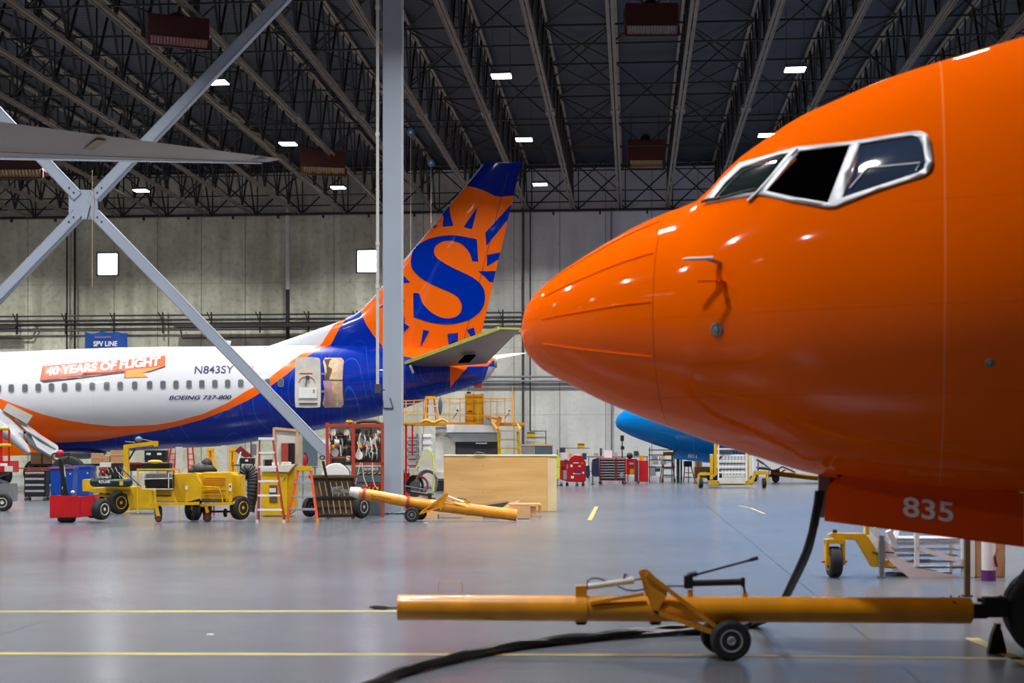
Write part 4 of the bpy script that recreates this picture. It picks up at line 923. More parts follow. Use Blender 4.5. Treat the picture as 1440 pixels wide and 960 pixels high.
t.bars('frame', 'white', [((1289, 0, 700), (1289, 0, 796), 6), ((1355, 0, 700), (1355, 0, 838), 6), ((1289, 0, 770), (1355, 0, 790), 6), ((1240, 10, 766), (1352, 10, 764), 4), ((1240, 10, 774), (1300, 10, 776), 3), ((1290, 30, 791), (1318, 30, 791), 5), ((1250, 4, 746), (1262, 8, 770), 8), ((1268, 20, 742), (1256, 8, 770), 6), ((1228, 40, 745), (1228, 40, 775), 6), ((1355, 60, 700), (1355, 60, 830), 5)])
for i in range(5): t.box('tread', 'alu', 1240 + i * 4, 1352, 772 + i * 9, 774.5 + i * 9, 6 + i * 9, 24 + i * 9, bev=0)
t.part('grating', MB().box(1262, 1350, 4, 60, 757, 760), 'alu'); b = MB()
for i in range(28): b.box(1262 + i * 3.2, 1263.4 + i * 3.2, 3, 4, 760, 764)
t.part('grating_teeth', b, 'grey')
t.tubes('latch', 'brown', [[(1338, -4, 797), (1358, -4, 796)]], 2); t.tubes('hose', 'black', [[(1226, -3, 776), (1236, -4, 778), (1246, -4, 776), (1256, -4, 777)]], 1.1); t.wheel(1376, 830, 17, 20, 20, (.8, .6, 0), 'black')
t = T('post', 'brown-grey upright post behind the white stair, left of the orange nose gear', 'post', 1359, 838); t.bars('upright', 'brown', [((1360, 0, 690), (1360, 0, 838), 7)]); t.box('foot_plate', 'darkgrey', 1353, 1367, 836, 838, -8, 8)
t = T('cardboard_crate', 'tan crate standing behind the orange nose gear, partly hidden', 'crate', 1390, 812); t.box('box_body', 'card', 1372, 1414, 730, 812, 0, 50); t.box('batten', 'white', 1364, 1371, 730, 812, -2, 4)
t = T('fluid_bottle', 'white cylinder with a dark purple base standing before the tan crate', 'cylinder', 1386, 815); t.part('shell', MB().lathe((1386, -12, 770), (0, 0, -1), [(-30, 9.5), (10, 9.5), (30, 7), (40, 3)], 18), 'white', smooth=True)
t.part('base_band', MB().lathe((1386, -12, 815), (0, 0, -1), [(0, 10), (15, 10)], 18), 'purple', smooth=True); t.tubes('hose', 'darkred', [[(1398, -13, 770), (1392, -20, 780), (1395, -20, 795)]], 1.8)
# ------------------------------------------------------------------ shared makers
def ladder(px, py, lab, fl, fr, tl, tr, ty, steps, dz=26, rail='rust', cap='white', capy=4, step='white', feet='offwhite', rw=2.2, group=None, Z=None):
    t = T('stepladder', lab, 'ladder', px, py, Z=Z) if Z is None else T('stepladder', lab, 'ladder', px, None, Z)
    for a, b_, dd in ((fl, tl, 0), (fr, tr, 0)): t.bars('front_rail', rail, [((a, -dz * .35, py), (b_, 0, ty + capy), rw)])
    o = (fr - fl) * .12
    for a, b_ in ((fl - o, tl), (fr - o, tr)): t.bars('rear_rail', rail, [((a, dz * .75, py), (b_, 2, ty + capy), rw * .85)])
    t.box('top_cap', cap, tl - 1.5, tr + 1.5, ty, ty + capy, -3, 5)
    for sy in steps:
        f = (sy - ty) / (py - ty); x0, x1 = tl + (fl - tl) * f, tr + (fr - tr) * f
        t.box('step', step, x0, x1, sy - 1, sy + 1.4, -dz * .35 * f - 2, -dz * .35 * f + 2.5, bev=0)
    for sy in steps[::2]: f = (sy - ty) / (py - ty); t.bars('rear_brace', 'alu', [((tl + (fl - o - tl) * f, dz * .75 * f, sy + 3), (tr + (fr - o - tr) * f, dz * .75 * f, sy + 3), .9)])
    for x in (fl, fr): t.box('foot', feet, x - 1.8, x + 1.8, py - 4, py, -dz * .35 - 1.8, -dz * .35 + 1.8, bev=0)
    return t
def caster(t, x, y, d=0, r=3): 
    o = t.wheel(x, y - r, r, r * .8, d, 'd', 'grey'); t.box('caster_bracket', 'grey', x - r * .5, x + r * .5, y - 2.6 * r, y - r, d - r * .6, d + r * .6, o, bev=0)
def toolchest(lab, x0, x1, y0, y1, py, body, front, nd, cat='tool chest', dd=18, two=False, top=None, Z=None, name='tool_chest'):
    t = T(name, lab, cat, (x0 + x1) / 2, py); t.box('body', body, x0, x1, y0, y1, 0, dd)
    if top: t.box('worktop', top, x0 - .6, x1 + .6, y0 - 1.6, y0, -1, dd + 1)
    cols = [(x0 + 1.2, x1 - 1.2)] if not two else [(x0 + 1.2, x0 + (x1 - x0) * .6), (x0 + (x1 - x0) * .65, x1 - 1.2)]
    for a, b_ in cols:
        for i in range(nd):
            ya = y0 + 1 + (y1 - y0 - 2) * i / nd; yb = y0 + 1 + (y1 - y0 - 2) * (i + 1) / nd - .5
            dr = t.box('drawer', front, a, b_, ya, yb, -.7, 0, bev=0); t.box('handle', 'alu', a + .4, b_ - .4, ya + .1, ya + (yb - ya) * .38, -1.3, -.7, dr, bev=0)
    for x in (x0 + 2, x1 - 2):
        for d in (2, dd - 2): caster(t, x, py, d, (py - y1) * .42)
    return t
def simple(name, lab, cat, px, py, m_, mb, Z=None, group=None, smooth=False):
    t = T('placing', lab, cat, px, py, Z); mw = t.e.matrix_basis.copy(); bpy.data.objects.remove(t.e)
    o = tag(build(name, mb, m_, None, smooth, t.xf), lab, cat, group); o.matrix_world = mw; return o
# ------------------------------------------------------------------ left-hand equipment
t = T('scissor_lift', 'red and yellow scissor lift cut by the left edge of the picture', 'lift', 0, 718)
t.box('chassis', 'grey', -34, 13, 680, 705, -4, 34); t.box('platform', 'red', -34, 15, 648, 664, -4, 34); t.box('control_box', 'offwhite', 9, 19, 655, 663, -8, -2); t.box('decal', 'white', 2, 12, 651, 655, -4.5, -4, bev=0)
t.bars('guard_post', 'red', [((3, -3, 604), (3, -3, 650), 3), ((14, -3, 604), (14, -3, 650), 2.4), ((-20, -3, 604), (-20, -3, 650), 3)]); t.tubes('guard_rail', 'yellow', [[(-34, -4, 602.5), (14, -4, 602.5)], [(-34, -4, 626), (16, -4, 626)]], 2.6)
t.bars('scissor_arm', 'slate', [((-30, 4, 664), (10, 4, 680), 4), ((-30, 4, 680), (10, 4, 664), 4), ((-10, 8, 672), (10, 8, 690), 5)]); t.wheel(7, 706, 12, 10, -6, 'd', 'offwhite'); t.wheel(-28, 706, 12, 10, -6, 'd', 'offwhite')
t = toolchest('black tool chest with a wooden top standing under the parked wing flaps', 34, 64, 662, 698, 704, 'black', 'black', 4, top='brown')
t.box('sticker', 'darkred', 36, 43, 666, 668, -1.6, -1.3, bev=0); t.box('sticker', 'darkred', 52, 62, 665.5, 667.5, -1.6, -1.3, bev=0)
for x0, x1, y0, py, lab in ((70, 103, 656, 702, 'blue plastic bin directly behind the red tug, the nearer of the two blue bins'), (100, 127, 655, 697, 'blue plastic bin beside the yellow trailer, the farther of the two blue bins')):
    t = T('plastic_bin', lab, 'bin', (x0 + x1) / 2, py); t.prism('tub', 'blue', [(x0 + 2, py), (x0, y0 + 3), (x1, y0 + 3), (x1 - 2, py)], 0, 22, bev=.01); t.box('rim', 'blue', x0 - 1, x1 + 1, y0, y0 + 3.5, -1, 23); t.part('lid_button', MB().lathe((x1 - 4, -.3, y0 + 10), (0, -1, 0), [(0, 1.2), (.5, 1)], 10), 'offwhite')
simple('wood_plank', 'reddish plank lying across the blue bins and black tool chest', 'plank', 70, 659, 'rust', MB().box(24, 103, -2, 6, 657.4, 659), 40.5)
t = T('spare_tire', 'big black tire standing upright behind the two blue bins', 'tire', 96, 694); t.wheel(96, 667, 26, 16, 0, 'd', 'grey')
t = T('electric_tug', 'bright red walk-behind electric tug with a black tiller', 'tug', 103, 735)
t.prism('body', 'red', [(71, 697), (72, 696), (110, 697), (114, 698), (114, 727), (71, 728)], -4, -2, bev=.01); t.prism('body_side', 'red', [(113, 698), (134, 695.5), (133, 725), (113, 727)], -3, 22, bev=.01, label='red angled side panel'); t.box('deck', 'darkred', 74, 114, 699, 703, -2, 30); t.box('rear_panel', 'red', 72, 80, 697, 728, -2, 28)
t.wheel(92, 726, 9, 22, 6, 'x', 'grey'); t.wheel(141, 716, 15, 13, 4, (.9, -.43, 0), 'offwhite'); t.wheel(122, 716, 14, 10, 30, (.9, -.43, 0), 'offwhite')
t.bars('tiller', 'black', [((89, 2, 702), (90, -2, 672), 6), ((90, -2, 674), (87, -6, 645), 5), ((95, 2, 700), (92, -2, 678), 2)]); t.tubes('tiller_handle', 'black', [[(86, -6, 648), (78, -7, 646), (75, -7, 641), (78, -7, 637), (100, -7, 637), (99, -7, 643), (92, -6, 648)]], 1.3)
t.part('tiller_head', MB().ball((87, -7, 637), 5.5, 12, (1, .8, .9)), 'red', smooth=True); t.tubes('cable_sleeve', 'offwhite', [[(91, -3, 655), (93, -4, 670)], [(86, 0, 698), (89, -3, 684)]], .8); t.part('battery_cap', MB().ball((101, 4, 692), 3.2, 10, (1, 1, .8)), 'offwhite', smooth=True)
t = T('equipment_trailer', 'long low yellow trailer carrying an air compressor behind the red tug', 'trailer', 170, 722)
t.prism('deck', 'yellow', [(128, 686), (186, 684), (186, 690), (172, 694), (150, 693), (128, 692)], -8, 30, bev=.01); t.box('step_box', 'yellow', 115, 130, 674, 691, 2, 26); t.prism('bin', 'yellow', [(178, 684), (214, 684), (218, 690), (218, 716), (184, 716), (180, 700)], -4, 30, bev=.012); t.bars('drawbar', 'yellow', [((140, 0, 696), (180, 0, 700), 4), ((146, 0, 692), (152, 0, 712), 3), ((130, 0, 712), (180, 0, 712), 2.4)])
t.wheel(169, 706, 16, 12, -8, (.8, -.6, 0), 'yellow'); t.wheel(140, 707, 15, 10, 26, (.8, -.6, 0), 'yellow'); t.bars('fender', 'yellow', [((150, -8, 686), (186, -8, 686), 3)])
t = T('air_compressor', 'dark green portable air compressor sitting on the yellow trailer', 'compressor', 156, 686, 34.6)
tn = t.part('air_tank', MB().lathe((127, 0, 678), (1, 0, 0), [(0, 3), (2, 5.6), (5, 6.6), (54, 6.6), (57, 5.6), (59, 3)], 20), 'darkgreen', smooth=True); tlabel(t, 'lettering', 'ROLAIR', 'bannertext', 141, 157, 675, 679, -6.9, tn, .01); t.box('lettering_plate', 'offwhite', 150, 154, 670.5, 672, -6, -5.5, tn, bev=0)
t.part('engine', MB().box(140, 153, -3, 6, 657, 669).lathe((146, -4, 663), (0, -1, 0), [(0, 5.5), (2, 4)], 14), 'darkred', smooth=False, label='dark red engine block'); t.part('fuel_tank', MB().box(141, 158, -3, 6, 650, 657), 'offwhite', bev=.01)
t.part('pump_block', MB().box(157, 171, -3, 8, 651, 672).lathe((163, -4, 662), (0, -1, 0), [(0, 8), (1.5, 8)], 18), 'black'); b = MB()
for i in range(7): b.tube([(136 + 6 * i, -4, 660 + random.random() * 10), (140 + 6 * i, -6, 656 + random.random() * 14), (146 + 6 * i, -4, 668 + random.random() * 6)], .6, 5)
t.part('wiring', b, 'offwhite'); t.bars('handle_bar', 'darkgrey', [((168, -4, 655), (200, -6, 684), 1.5), ((130, -4, 663), (136, -4, 676), 1.5)]); t.box('valve_plate', 'yellow', 170, 175, 676, 682, -7.2, -6.4, bev=0)
t = T('boom_crane', 'yellow right-angled boom stand with a grey hoist on its arm, below the fuselage', 'crane', 178, 716)
t.bars('post', 'yellow', [((178, 0, 716), (178, 0, 626), 7)]); t.bars('arm', 'yellow', [((175, 0, 628), (219, 0, 622.5), 5.5)]); t.box('arm_end', 'yellow', 216.5, 222, 620, 628, -3, 3); t.bars('brace', 'black', [((182, 0, 645), (190, 0, 631), 2)]); t.part('hoist_motor', MB().ball((195, 0, 617.5), 4.4, 12, (1.1, .8, .9)), 'grey', smooth=True); t.tubes('hoist_cable', 'grey', [[(176, 0, 620.5), (190, 0, 622)], [(198, 0, 617), (218, 0, 621)]], .6); t.box('base', 'yellow', 166, 190, 711, 716, -12, 12)
t = T('hose_trailer', 'yellow two-wheeled trailer with a black hose reel, left of the louvred yellow cart', 'trailer', 223, 734)
t.prism('body', 'yellow', [(218, 683), (219, 706), (262, 706), (282, 696), (282, 666), (270, 665), (240, 666)], 2, 40, bev=.012); b = MB(); b.lathe((207, -4, 676), (1, 0, 0), [(0, 6), (0, 10.5), (2, 10.5), (2, 9.6), (36, 9.6), (36, 10.5), (38, 10.5), (38, 6)], 22)
for i in range(17): b.tube([(210 + 2 * i + 0, -4 + 9.8 * math.cos(a), 676 + 9.8 * math.sin(a)) for a in [2 * PI * j / 14 for j in range(14)]], 1, 5, closed=True)
t.part('hose_reel', b, 'black', smooth=True); t.tubes('wire_frame', 'offwhite', [[(204, -14, 687), (206, -14, 673), (246, -16, 672), (247, -16, 687), (204, -14, 687)], [(241, -16, 664), (241, -16, 686)], [(206, -14, 666), (203, -14, 687)]], .6)
t.prism('fender', 'yellow', [(262, 666), (276, 664), (284, 680), (284, 700), (262, 706)], -6, 2); t.bars('front_frame', 'yellow', [((213, -10, 709), (282, -10, 707), 4), ((217, -10, 690), (217, -10, 709), 2), ((244, -10, 690), (250, -10, 706), 1.6), ((222, -10, 709), (226, -10, 726), 5)])
t.wheel(223, 721, 10.5, 8, -2, (.9, .43, 0), 'grey'); t.wheel(273, 715, 17.5, 10, 8, (.94, .34, 0), 'yellow'); t.wheel(226, 729, 4.6, 3, -12, (0, 1, 0), 'rust'); t.box('louvre', 'brown', 220, 240, 696, 697.5, 1, 2, bev=0); t.box('placard', 'white', 262, 265, 683, 688, -6.6, -6, bev=0)
t = T('generator_cart', 'yellow louvred generator cart on four wheels, left of the tall stepladder', 'cart', 308, 733)
bd = t.prism('body', 'yellow', [(284, 664), (326, 664), (328, 667), (328, 706), (284, 706)], -6, 40, bev=.012); b = MB()
for i, y in enumerate((671, 674, 677, 680, 688, 695)): b.box(290, 318, -7.2, -6, y, y + 1)
t.part('louvre', b, 'ochre', bd); t.box('side_panel', 'yellow', 327, 338, 668, 700, 4, 38, bev=.012); t.box('placard', 'white', 323, 327, 680, 690, -6.6, -6, bd, bev=0); t.box('placard', 'black', 324, 326, 682, 685, -6.9, -6.6, bd, bev=0); t.box('shadow_slot', 'brown', 285, 322, 701, 706, -6.4, -6, bd, bev=0)  # includes a thin brown strip along the foot of the cart body
t.bars('frame', 'yellow', [((278, -12, 710), (330, -12, 707), 4), ((279, -12, 684), (281, -12, 710), 3), ((330, -10, 708), (338, 6, 700), 4), ((292, -12, 710), (295, -12, 720), 4)]); t.tubes('push_handle', 'yellow', [[(281, -13, 706), (277, -14, 686), (274, -14, 683), (300, -14, 684), (310, -13, 685), (314, -13, 694), (316, -13, 708)], [(322, -10, 685), (321, -10, 704)]], .9)
t.wheel(271, 715, 17, 11, 6, (.94, -.34, 0), 'black'); t.wheel(337, 714, 17, 12, 4, (.85, -.52, 0), 'yellow'); t.wheel(285, 718, 10, 10, 30, 'x', 'grey'); t.wheel(312, 722, 6, 4, 24, 'x', 'grey'); t.wheel(294, 727, 6, 4, -12, (0, 1, 0), 'rust'); t.bars('caster_stem', 'rust', [((293, -12, 716), (293, -12, 727), 3)]); t.bars('axle', 'rust', [((280, 20, 720), (336, 20, 720), 3)])
def duct(lab, pts, r, px, py, Z=None):
    t = T('placing', lab, 'hose', px, py, Z); mw = t.e.matrix_basis.copy(); bpy.data.objects.remove(t.e); P_ = sm([Vector(p) for p in pts], 14); rs = [r * (1 + .07 * math.sin(i * 2.1)) * (.6 + .4 * math.sin(PI * min(1, (i + 2) / len(P_) * 1.1))) for i in range(len(P_))]
    o = tag(build('duct_hose', MB().tube(P_, rs, 14), 'black' if Z is None or Z < 40 else 'yellow', None, True, t.xf), lab, 'hose'); o.matrix_world = mw
random.seed(21)
b = MB().ball((284, 8, 662), 15, 22, (1.25, .7, .75), .16).ball((289, 8, 654), 8, 14, (1, .8, 1.2), .2).ball((272, 8, 663), 9, 14, (1, .8, .8), .2)
t = T('cover_bundle', 'crumpled black cover heaped on a low stand between the two yellow trailers', 'cover', 284, 724); t.part('fabric_heap', b, 'black', smooth=True); t.box('stand_top', 'darkgrey', 268, 302, 671, 674, 2, 20); t.bars('leg', 'darkgrey', [((270, 4, 674), (270, 4, 724), 2)]); t.bars('leg', 'darkgrey', [((300, 4, 674), (300, 4, 724), 2)])
duct('black ribbed duct hose hanging between the yellow cart and the tall stepladder', [(338, 12, 672), (346, 14, 662), (354, 14, 672), (353, 12, 695), (350, 10, 720)], 10, 346, 726)
ladder(378, 734, 'tall brown stepladder with white steps standing before the yellow cabinet', 364, 401, 365, 384, 615, [636, 656, 676, 696, 716], 34)
ladder(428, 733, 'short orange stepladder with a yellow top, left of the wooden platform truck', 405, 448, 419, 437, 655, [678, 697, 715], 30, 'orange', 'yellow', 7, 'alu', 'yellow', 3.4)
t = T('yellow_cabinet', 'yellow cabinet with a cluttered white top behind the tall stepladder', 'cabinet', 388, 726)
t.box('body', 'yellow', 368, 404, 664, 725, 0, 26); t.prism('side_panel', 'yellow', [(404, 664), (414, 656), (414, 718), (404, 725)], 4, 30); t.prism('worktop', 'offwhite', [(364, 662), (366, 656), (416, 652), (406, 664)], -3, 30, bev=.01); t.box('cubby', 'brown', 379, 390, 682, 706, -1, 0, bev=0); t.box('label_plate', 'offwhite', 379, 388, 686, 692, -1.6, -1, bev=0); t.tubes('padlock', 'grey', [[(399, -1, 674), (401, -1, 671), (399, -1, 671)]], 1)
for nm, lab, m_, bx in (('phone_box', 'small black box with a white label on the yellow cabinet', 'black', (372, 382, 2, 10, 646, 655)), ('paper_stack', 'white papers on the yellow cabinet beside the black box', 'paper', (382, 390, 2, 10, 650, 655)), ('spray_can', 'white spray can standing on the yellow cabinet', 'white', (386, 388.5, 0, 2.5, 644, 654)), ('parts_bin', 'small grey bin at the back of the yellow cabinet', 'grey', (368, 373, 12, 20, 646, 655))):
    simple(nm, lab, nm.split('_')[-1], 380, 655, m_, MB().box(*bx), 33.6)
b = MB()
for i in range(3): b.tube([(401 + 6.5 * math.cos(a), 10 + 6.5 * math.sin(a), 653 - i * 1.3) for a in [2 * PI * j / 16 for j in range(16)]], .8, 6, closed=True)
simple('cable_coil', 'coil of pale cable lying on the right end of the yellow cabinet', 'coil', 401, 654, 'offwhite', b, 33.6)
t = T('notice_board', 'tan wood-framed board standing behind the yellow cabinet', 'board', 402, 699)
t.bars('board_edge', 'tan', [((386, 0, 602), (418, 0, 605), 3.4), ((385.5, 0, 601), (385.5, 0, 699), 3.4), ((418, 0, 604), (418, 0, 699), 3)]); t.box('panel', 'offwhite', 386, 418, 603, 680, 2, 4); dc = t.box('dark_recess', 'black', 397, 414, 623, 654, 0, 2); t.box('door_leaf', 'rust', 396, 406, 623, 652, -4, 0)
for x, y, lab in ((429, 656, 'red fire extinguisher standing behind the short orange stepladder'),):
    t = T('fire_extinguisher', lab, 'fire extinguisher', x, y, 44 if x < 500 else 36); t.part('cylinder', MB().lathe((x, 0, y), (0, 0, -1), [(0, 2.4), (1, 3), (13, 3), (15.5, 1.6), (17, 1.2)], 14), 'red', smooth=True); t.box('valve', 'black', x - 1.5, x + 2, y - 19.5, y - 17, -1, 1); t.tubes('hose', 'black', [[(x + 1, 0, y - 18), (x + 4, -1, y - 12), (x + 3.4, -1, y - 5)]], .6)
t = T('utility_stand', 'grey steel stand behind the short orange stepladder carrying the small extinguisher', 'stand', 433, 700, None); t.box('shelf', 'grey', 424, 445, 655.5, 657.5, -4, 16); t.bars('leg', 'grey', [((426, 0, 657), (426, 0, 700), 1.6), ((443, 0, 657), (443, 0, 700), 1.6)]); t.box('back_panel', 'slate', 424, 445, 614, 655, 10, 12); t.box('gauge_plate', 'white', 452, 459, 618, 627, 8, 9)
# platform truck
t = T('platform_truck', 'brown wooden tilted platform truck with white stripes and a black T-handle', 'cart', 467, 729)
bd = t.prism('deck', 'brown', [(437, 672), (494, 672), (500, 726), (444, 727)], 4, 14, bev=.01); t.bars('deck_frame', 'black', [((435, 3, 671), (496, 3, 671), 4), ((439, 3, 700), (500, 3, 700), 3), ((442, 3, 714), (500, 3, 713), 1.5), ((443, 3, 726), (500, 3, 725), 3.5), ((496, 3, 671), (501, 3, 726), 2.5)])
b = MB()
for i in range(7): x = 448 + i * 8; b.bar((x, 2.6, 677), (x + 4, 2.6, 697), .9); b.bar((x + 4, 2.6, 703), (x + 7, 2.6, 722), .9)
t.part('chalk_stripe', b, 'strip', bd); t.bars('pull_handle', 'black', [((455, -6, 648), (466, -4, 700), 3.4)]); t.tubes('handle_loop', 'black', [[(454 + 3.4 * math.cos(a), -6, 643 + 2.6 * math.sin(a)) for a in [2 * PI * j / 10 for j in range(11)]]], .9)
t.wheel(507, 713, 16, 10, 10, (.87, -.5, 0), 'alu'); t.wheel(432, 714, 14, 8, 24, (.87, -.5, 0), 'grey'); t.box('undertray', 'brown', 434, 500, 668, 672, 0, 30)
simple('plastic_drum', 'white drum lying on its side on the wooden platform truck', 'drum', 471, 671, 'white', MB().lathe((471, 4, 671), (0, 1, 0), [(0, 12), (.2, 19), (1, 20), (26, 20), (27, 18)], 30), 33.2, smooth=True)
# hose rack
t = T('hose_rack', 'tall rust-red two-bay rack crammed with reels and hoses, left of the tall column', 'rack', 498, 727)
t.bars('post', 'rust', [((460, 0, 594), (461, 0, 727), 4), ((497, 0, 594), (497, 0, 727), 5), ((538, 0, 594), (538, 0, 727), 4)]); t.bars('post', 'rust', [((463, 18, 596), (463, 18, 724), 3), ((536, 18, 596), (536, 18, 724), 3)]); t.bars('cross_rail', 'rust', [((458, 0, 598), (540, 0, 598), 4.5), ((498, 0, 652), (540, 0, 652), 4), ((460, 0, 643), (497, 0, 643), 2), ((460, 0, 612), (540, 0, 612), 1), ((460, 0, 628), (540, 0, 628), 1)]); t.box('shelf', 'darkgrey', 460, 538, 652, 654, 0, 20); t.box('back_mesh', 'shade', 461, 538, 600, 652, 19, 20)
random.seed(11)
i = 0
for x, y, r, m_ in ((469, 608, 5, 'offwhite'), (473, 622, 5.5, 'white'), (472, 636, 6, 'alu'), (484, 632, 6.5, 'grey'), (488, 608, 4.5, 'offwhite'), (491, 620, 5, 'darkgrey'), (480, 612, 4, 'black'), (489, 645, 5, 'grey'), (506, 640, 6, 'white'), (526, 640, 6.8, 'white'), (517, 624, 4.5, 'alu'), (530, 620, 5.5, 'offwhite'), (508, 620, 5, 'grey'), (533, 608, 4, 'white'), (516, 634, 4, 'darkgrey'), (503, 606, 3.6, 'black')):
    wz_ = random.choice(['thin', 'narrow', 'broad']); mm = {'offwhite': 'off-white', 'alu': 'silver', 'darkgrey': 'dark grey'}.get(m_, m_)
    row = 'top' if y < 613 else ('middle' if y < 630 else 'lowest'); bay = 'left' if x < 497 else 'right'
    side = ('left' if (x - (460 if bay == 'left' else 498)) < 13 else ('centre' if (x - (460 if bay == 'left' else 498)) < 26 else 'right'))
    tt = T('hose_reel', f'{mm} reel in the {bay} bay of the rust-red rack, {row} row, {side} side', 'reel', x, y, t.Z)
    ax = (1, .25, 0) if i % 2 else (.35, 1, 0)
    tt.part('spool', MB().lathe((x, 3, y), ax, [(-3.2, r * .4), (-3.2, r), (-2.7, r), (-2.6, r * .55), (2.6, r * .55), (2.7, r), (3.2, r), (3.2, r * .4)], 18), m_, smooth=True); tt.part('wound_hose', MB().lathe((x, 3, y), ax, [(-2.5, r * .5), (-2.5, r * .85), (2.5, r * .85), (2.5, r * .5)], 18), ('black', 'offwhite', 'darkgrey')[i % 3], smooth=True); i += 1
b = MB()
for j in range(26):
    x = random.choice([random.uniform(463, 494), random.uniform(501, 535)]); y = random.uniform(601, 622); b.tube(sm([Vector((x, random.uniform(4, 16), y)), Vector((x + random.uniform(-3, 3), 2, y + 9)), Vector((x + random.uniform(-2, 2), 5, y + 18)), Vector((x + random.uniform(-4, 4), 3, min(650, y + 27)))], 4), random.choice([.7, 1, 1.3]), 6)
tag(build('hanging_hoses', b, 'black', t.e, True, t.xf), None, None, None, 'stuff')
b = MB()
for j in range(22):
    x = random.choice([random.uniform(463, 494), random.uniform(501, 535)]); y = random.uniform(602, 630); b.tube(sm([Vector((x, 1, y)), Vector((x + random.uniform(-3, 3), 0, y + 7)), Vector((x + random.uniform(-2, 2), 1, y + 15))], 4), random.choice([.6, .9, 1.2]), 6)
tag(build('hanging_fittings', b, 'offwhite', t.e, True, t.xf), None, None, None, 'stuff')
t.tubes('drip_hose', 'offwhite', [[(507, -2, 650), (503, -3, 668), (500, -3, 680)], [(509, -2, 650), (512, -3, 672), (517, -3, 684)], [(524, -2, 650), (524, -3, 670), (527, -3, 682), (532, -3, 688)]], .6)
for x, y, m_, lab in ((469, 631, 'amber', 'small yellow valve hanging in the left bay of the rust-red rack'), (507, 631, 'amber', 'small yellow pump sitting in the right bay of the rust-red rack'), (491, 596, 'yellow', 'yellow coiled hose lying on top of the rust-red rack')):
    simple('yellow_fitting', lab, 'fitting', x, y, m_, MB().ball((x, 2, y - 3), 3.4, 10, (1.6 if y < 600 else 1, 1, .8), .2).box(x - 2, x + 2, -1, 1, y - 6, y - 2), t.Z if 1 else 0, smooth=True)
simple('rolled_tarp', 'dark brown rolled tarpaulin lying on top of the rust-red rack', 'tarp', 518, 596, 'brown', MB().tube([(500, 6, 594), (508, 6, 592), (528, 6, 592), (537, 6, 596)], [2, 3, 3, 1.6], 10), t.Z, smooth=True)
t = T('grey_tool_cabinet', 'slate grey cabinet with white lettering and a hazard-striped edge under the rust-red rack', 'cabinet', 519, 724)
t.box('body', 'slate', 500, 538, 656, 690, -2, 18); tlabel(t, 'lettering', 'SKYFORCE', 'bannertext', 512, 532, 657.6, 661, -2.6, None, .02); t.box('drawer', 'darkgrey', 502, 536, 664, 666.5, -2.6, -2, bev=0); t.box('drawer', 'slate', 502, 536, 667.5, 678, -2.8, -2); t.box('red_cabinet', 'red', 513, 538, 680, 694, -4, 14); t.box('skirt', 'slate', 514, 540, 694, 724, -2, 16)
b = MB()
for i in range(5): b.prism([(503 + i * 7, 666), (506 + i * 7, 664), (509 + i * 7, 664), (506 + i * 7, 666)], -3, -2.7)
for i in range(4): b.prism([(517 + i * 6, 688), (519 + i * 6, 684), (522 + i * 6, 684), (520 + i * 6, 688)], -4.6, -4.2)
t.part('hazard_stripe', b, 'amber'); t.box('red_panel_slot', 'darkred', 515, 536, 683, 689, -4.3, -4, bev=0)
# ------------------------------------------------------------------ middle tow bar
t = T('tow_bar', 'yellow tow bar with red lettering lying aslant in front of the plywood crate', 'tow bar', 580, 733)
tube = t.part('tube', MB().tube([(505, 0, 693), (583, 0, 707)], 8, 20), 'ochre', smooth=True); t2 = t.part('tube', MB().tube([(583, 0, 707), (727, -4, 724)], 8.2, 20), 'ochre', smooth=True)
t.part('nose_cone', MB().tube([(492, 0, 690.5), (500, 0, 692), (506, 0, 693)], [6, 7.5, 8.3], 18), 'offwhite', smooth=True); t.part('tow_head', MB().bar((466, 0, 689), (494, 0, 691), 4, 6).bar((466, 4, 686), (482, 4, 684), 2).box(470, 480, -3, 3, 687, 694), 'grey')
for u in (.02, .98, 1.5): x = 511 + (575 - 511) * u if u < 1.2 else 659; y = 694 + (706 - 694) * min(u, 1) if u < 1.2 else 715.5; t.part('collar', MB().tube([(x - 2, 0, y - .3), (x + 2, 0, y + .3)], 9.6, 18).box(x - 3, x + 3, -4, 4, y - 12, y - 7), 'rust' if u < 1.2 else 'ochre', smooth=False)
for txt, x0, y0, w_ in (('Sun Country', 523, 694.5, 28), ('Airlines', 523, 699.5, 18)):
    me = textmesh(txt, .01); t.part('lettering', MB().add([(x0 + w_ * v.co.x, -8.3, y0 + w_ * v.co.x * .18 + 3.4 * (1 - v.co.y)) for v in me.vertices], [tuple(p_.vertices) for p_ in me.polygons]), 'darkred', tube)
t.prism('lever_plate', 'ochre', [(614, 705), (628, 692), (631, 694), (624, 712), (620, 717)], -10, -8); t.bars('wheel_arm', 'ochre', [((628, -9, 694), (592, -11, 720), 2.2), ((620, -9, 712), (590, -11, 722), 2.2), ((627, -9, 704), (655, -9, 712), 1.5)])
t.wheel(580, 723, 10.5, 7, -12, 'd', 'grey'); t.wheel(590, 722, 9.5, 7, 14, 'd', 'grey'); t.tubes('axle', 'grey', [[(580, -12, 723), (590, 14, 722)]], 1.5)
pm_ = t.part('hand_pump', MB().tube([(575, 0, 691), (606, 0, 696)], 2.2, 10).box(573, 578, -2, 2, 688, 700).box(602, 607, -2, 2, 693, 703), 'black', label='black hand pump'); t.tubes('pump_lever', 'darkgrey', [[(569, -2, 683), (600, -1, 689)]], .9, pm_); t.tubes('hydraulic_ram', 'offwhite', [[(630, 0, 698), (652, 0, 706)]], 1.8); t.tubes('hose', 'black', [[(636, 2, 704), (645, 2, 700), (655, 2, 702), (659, 2, 706)]], .6); t.tubes('tow_pin', 'black', [[(728, -4, 729), (745, -4, 729)]], .8)
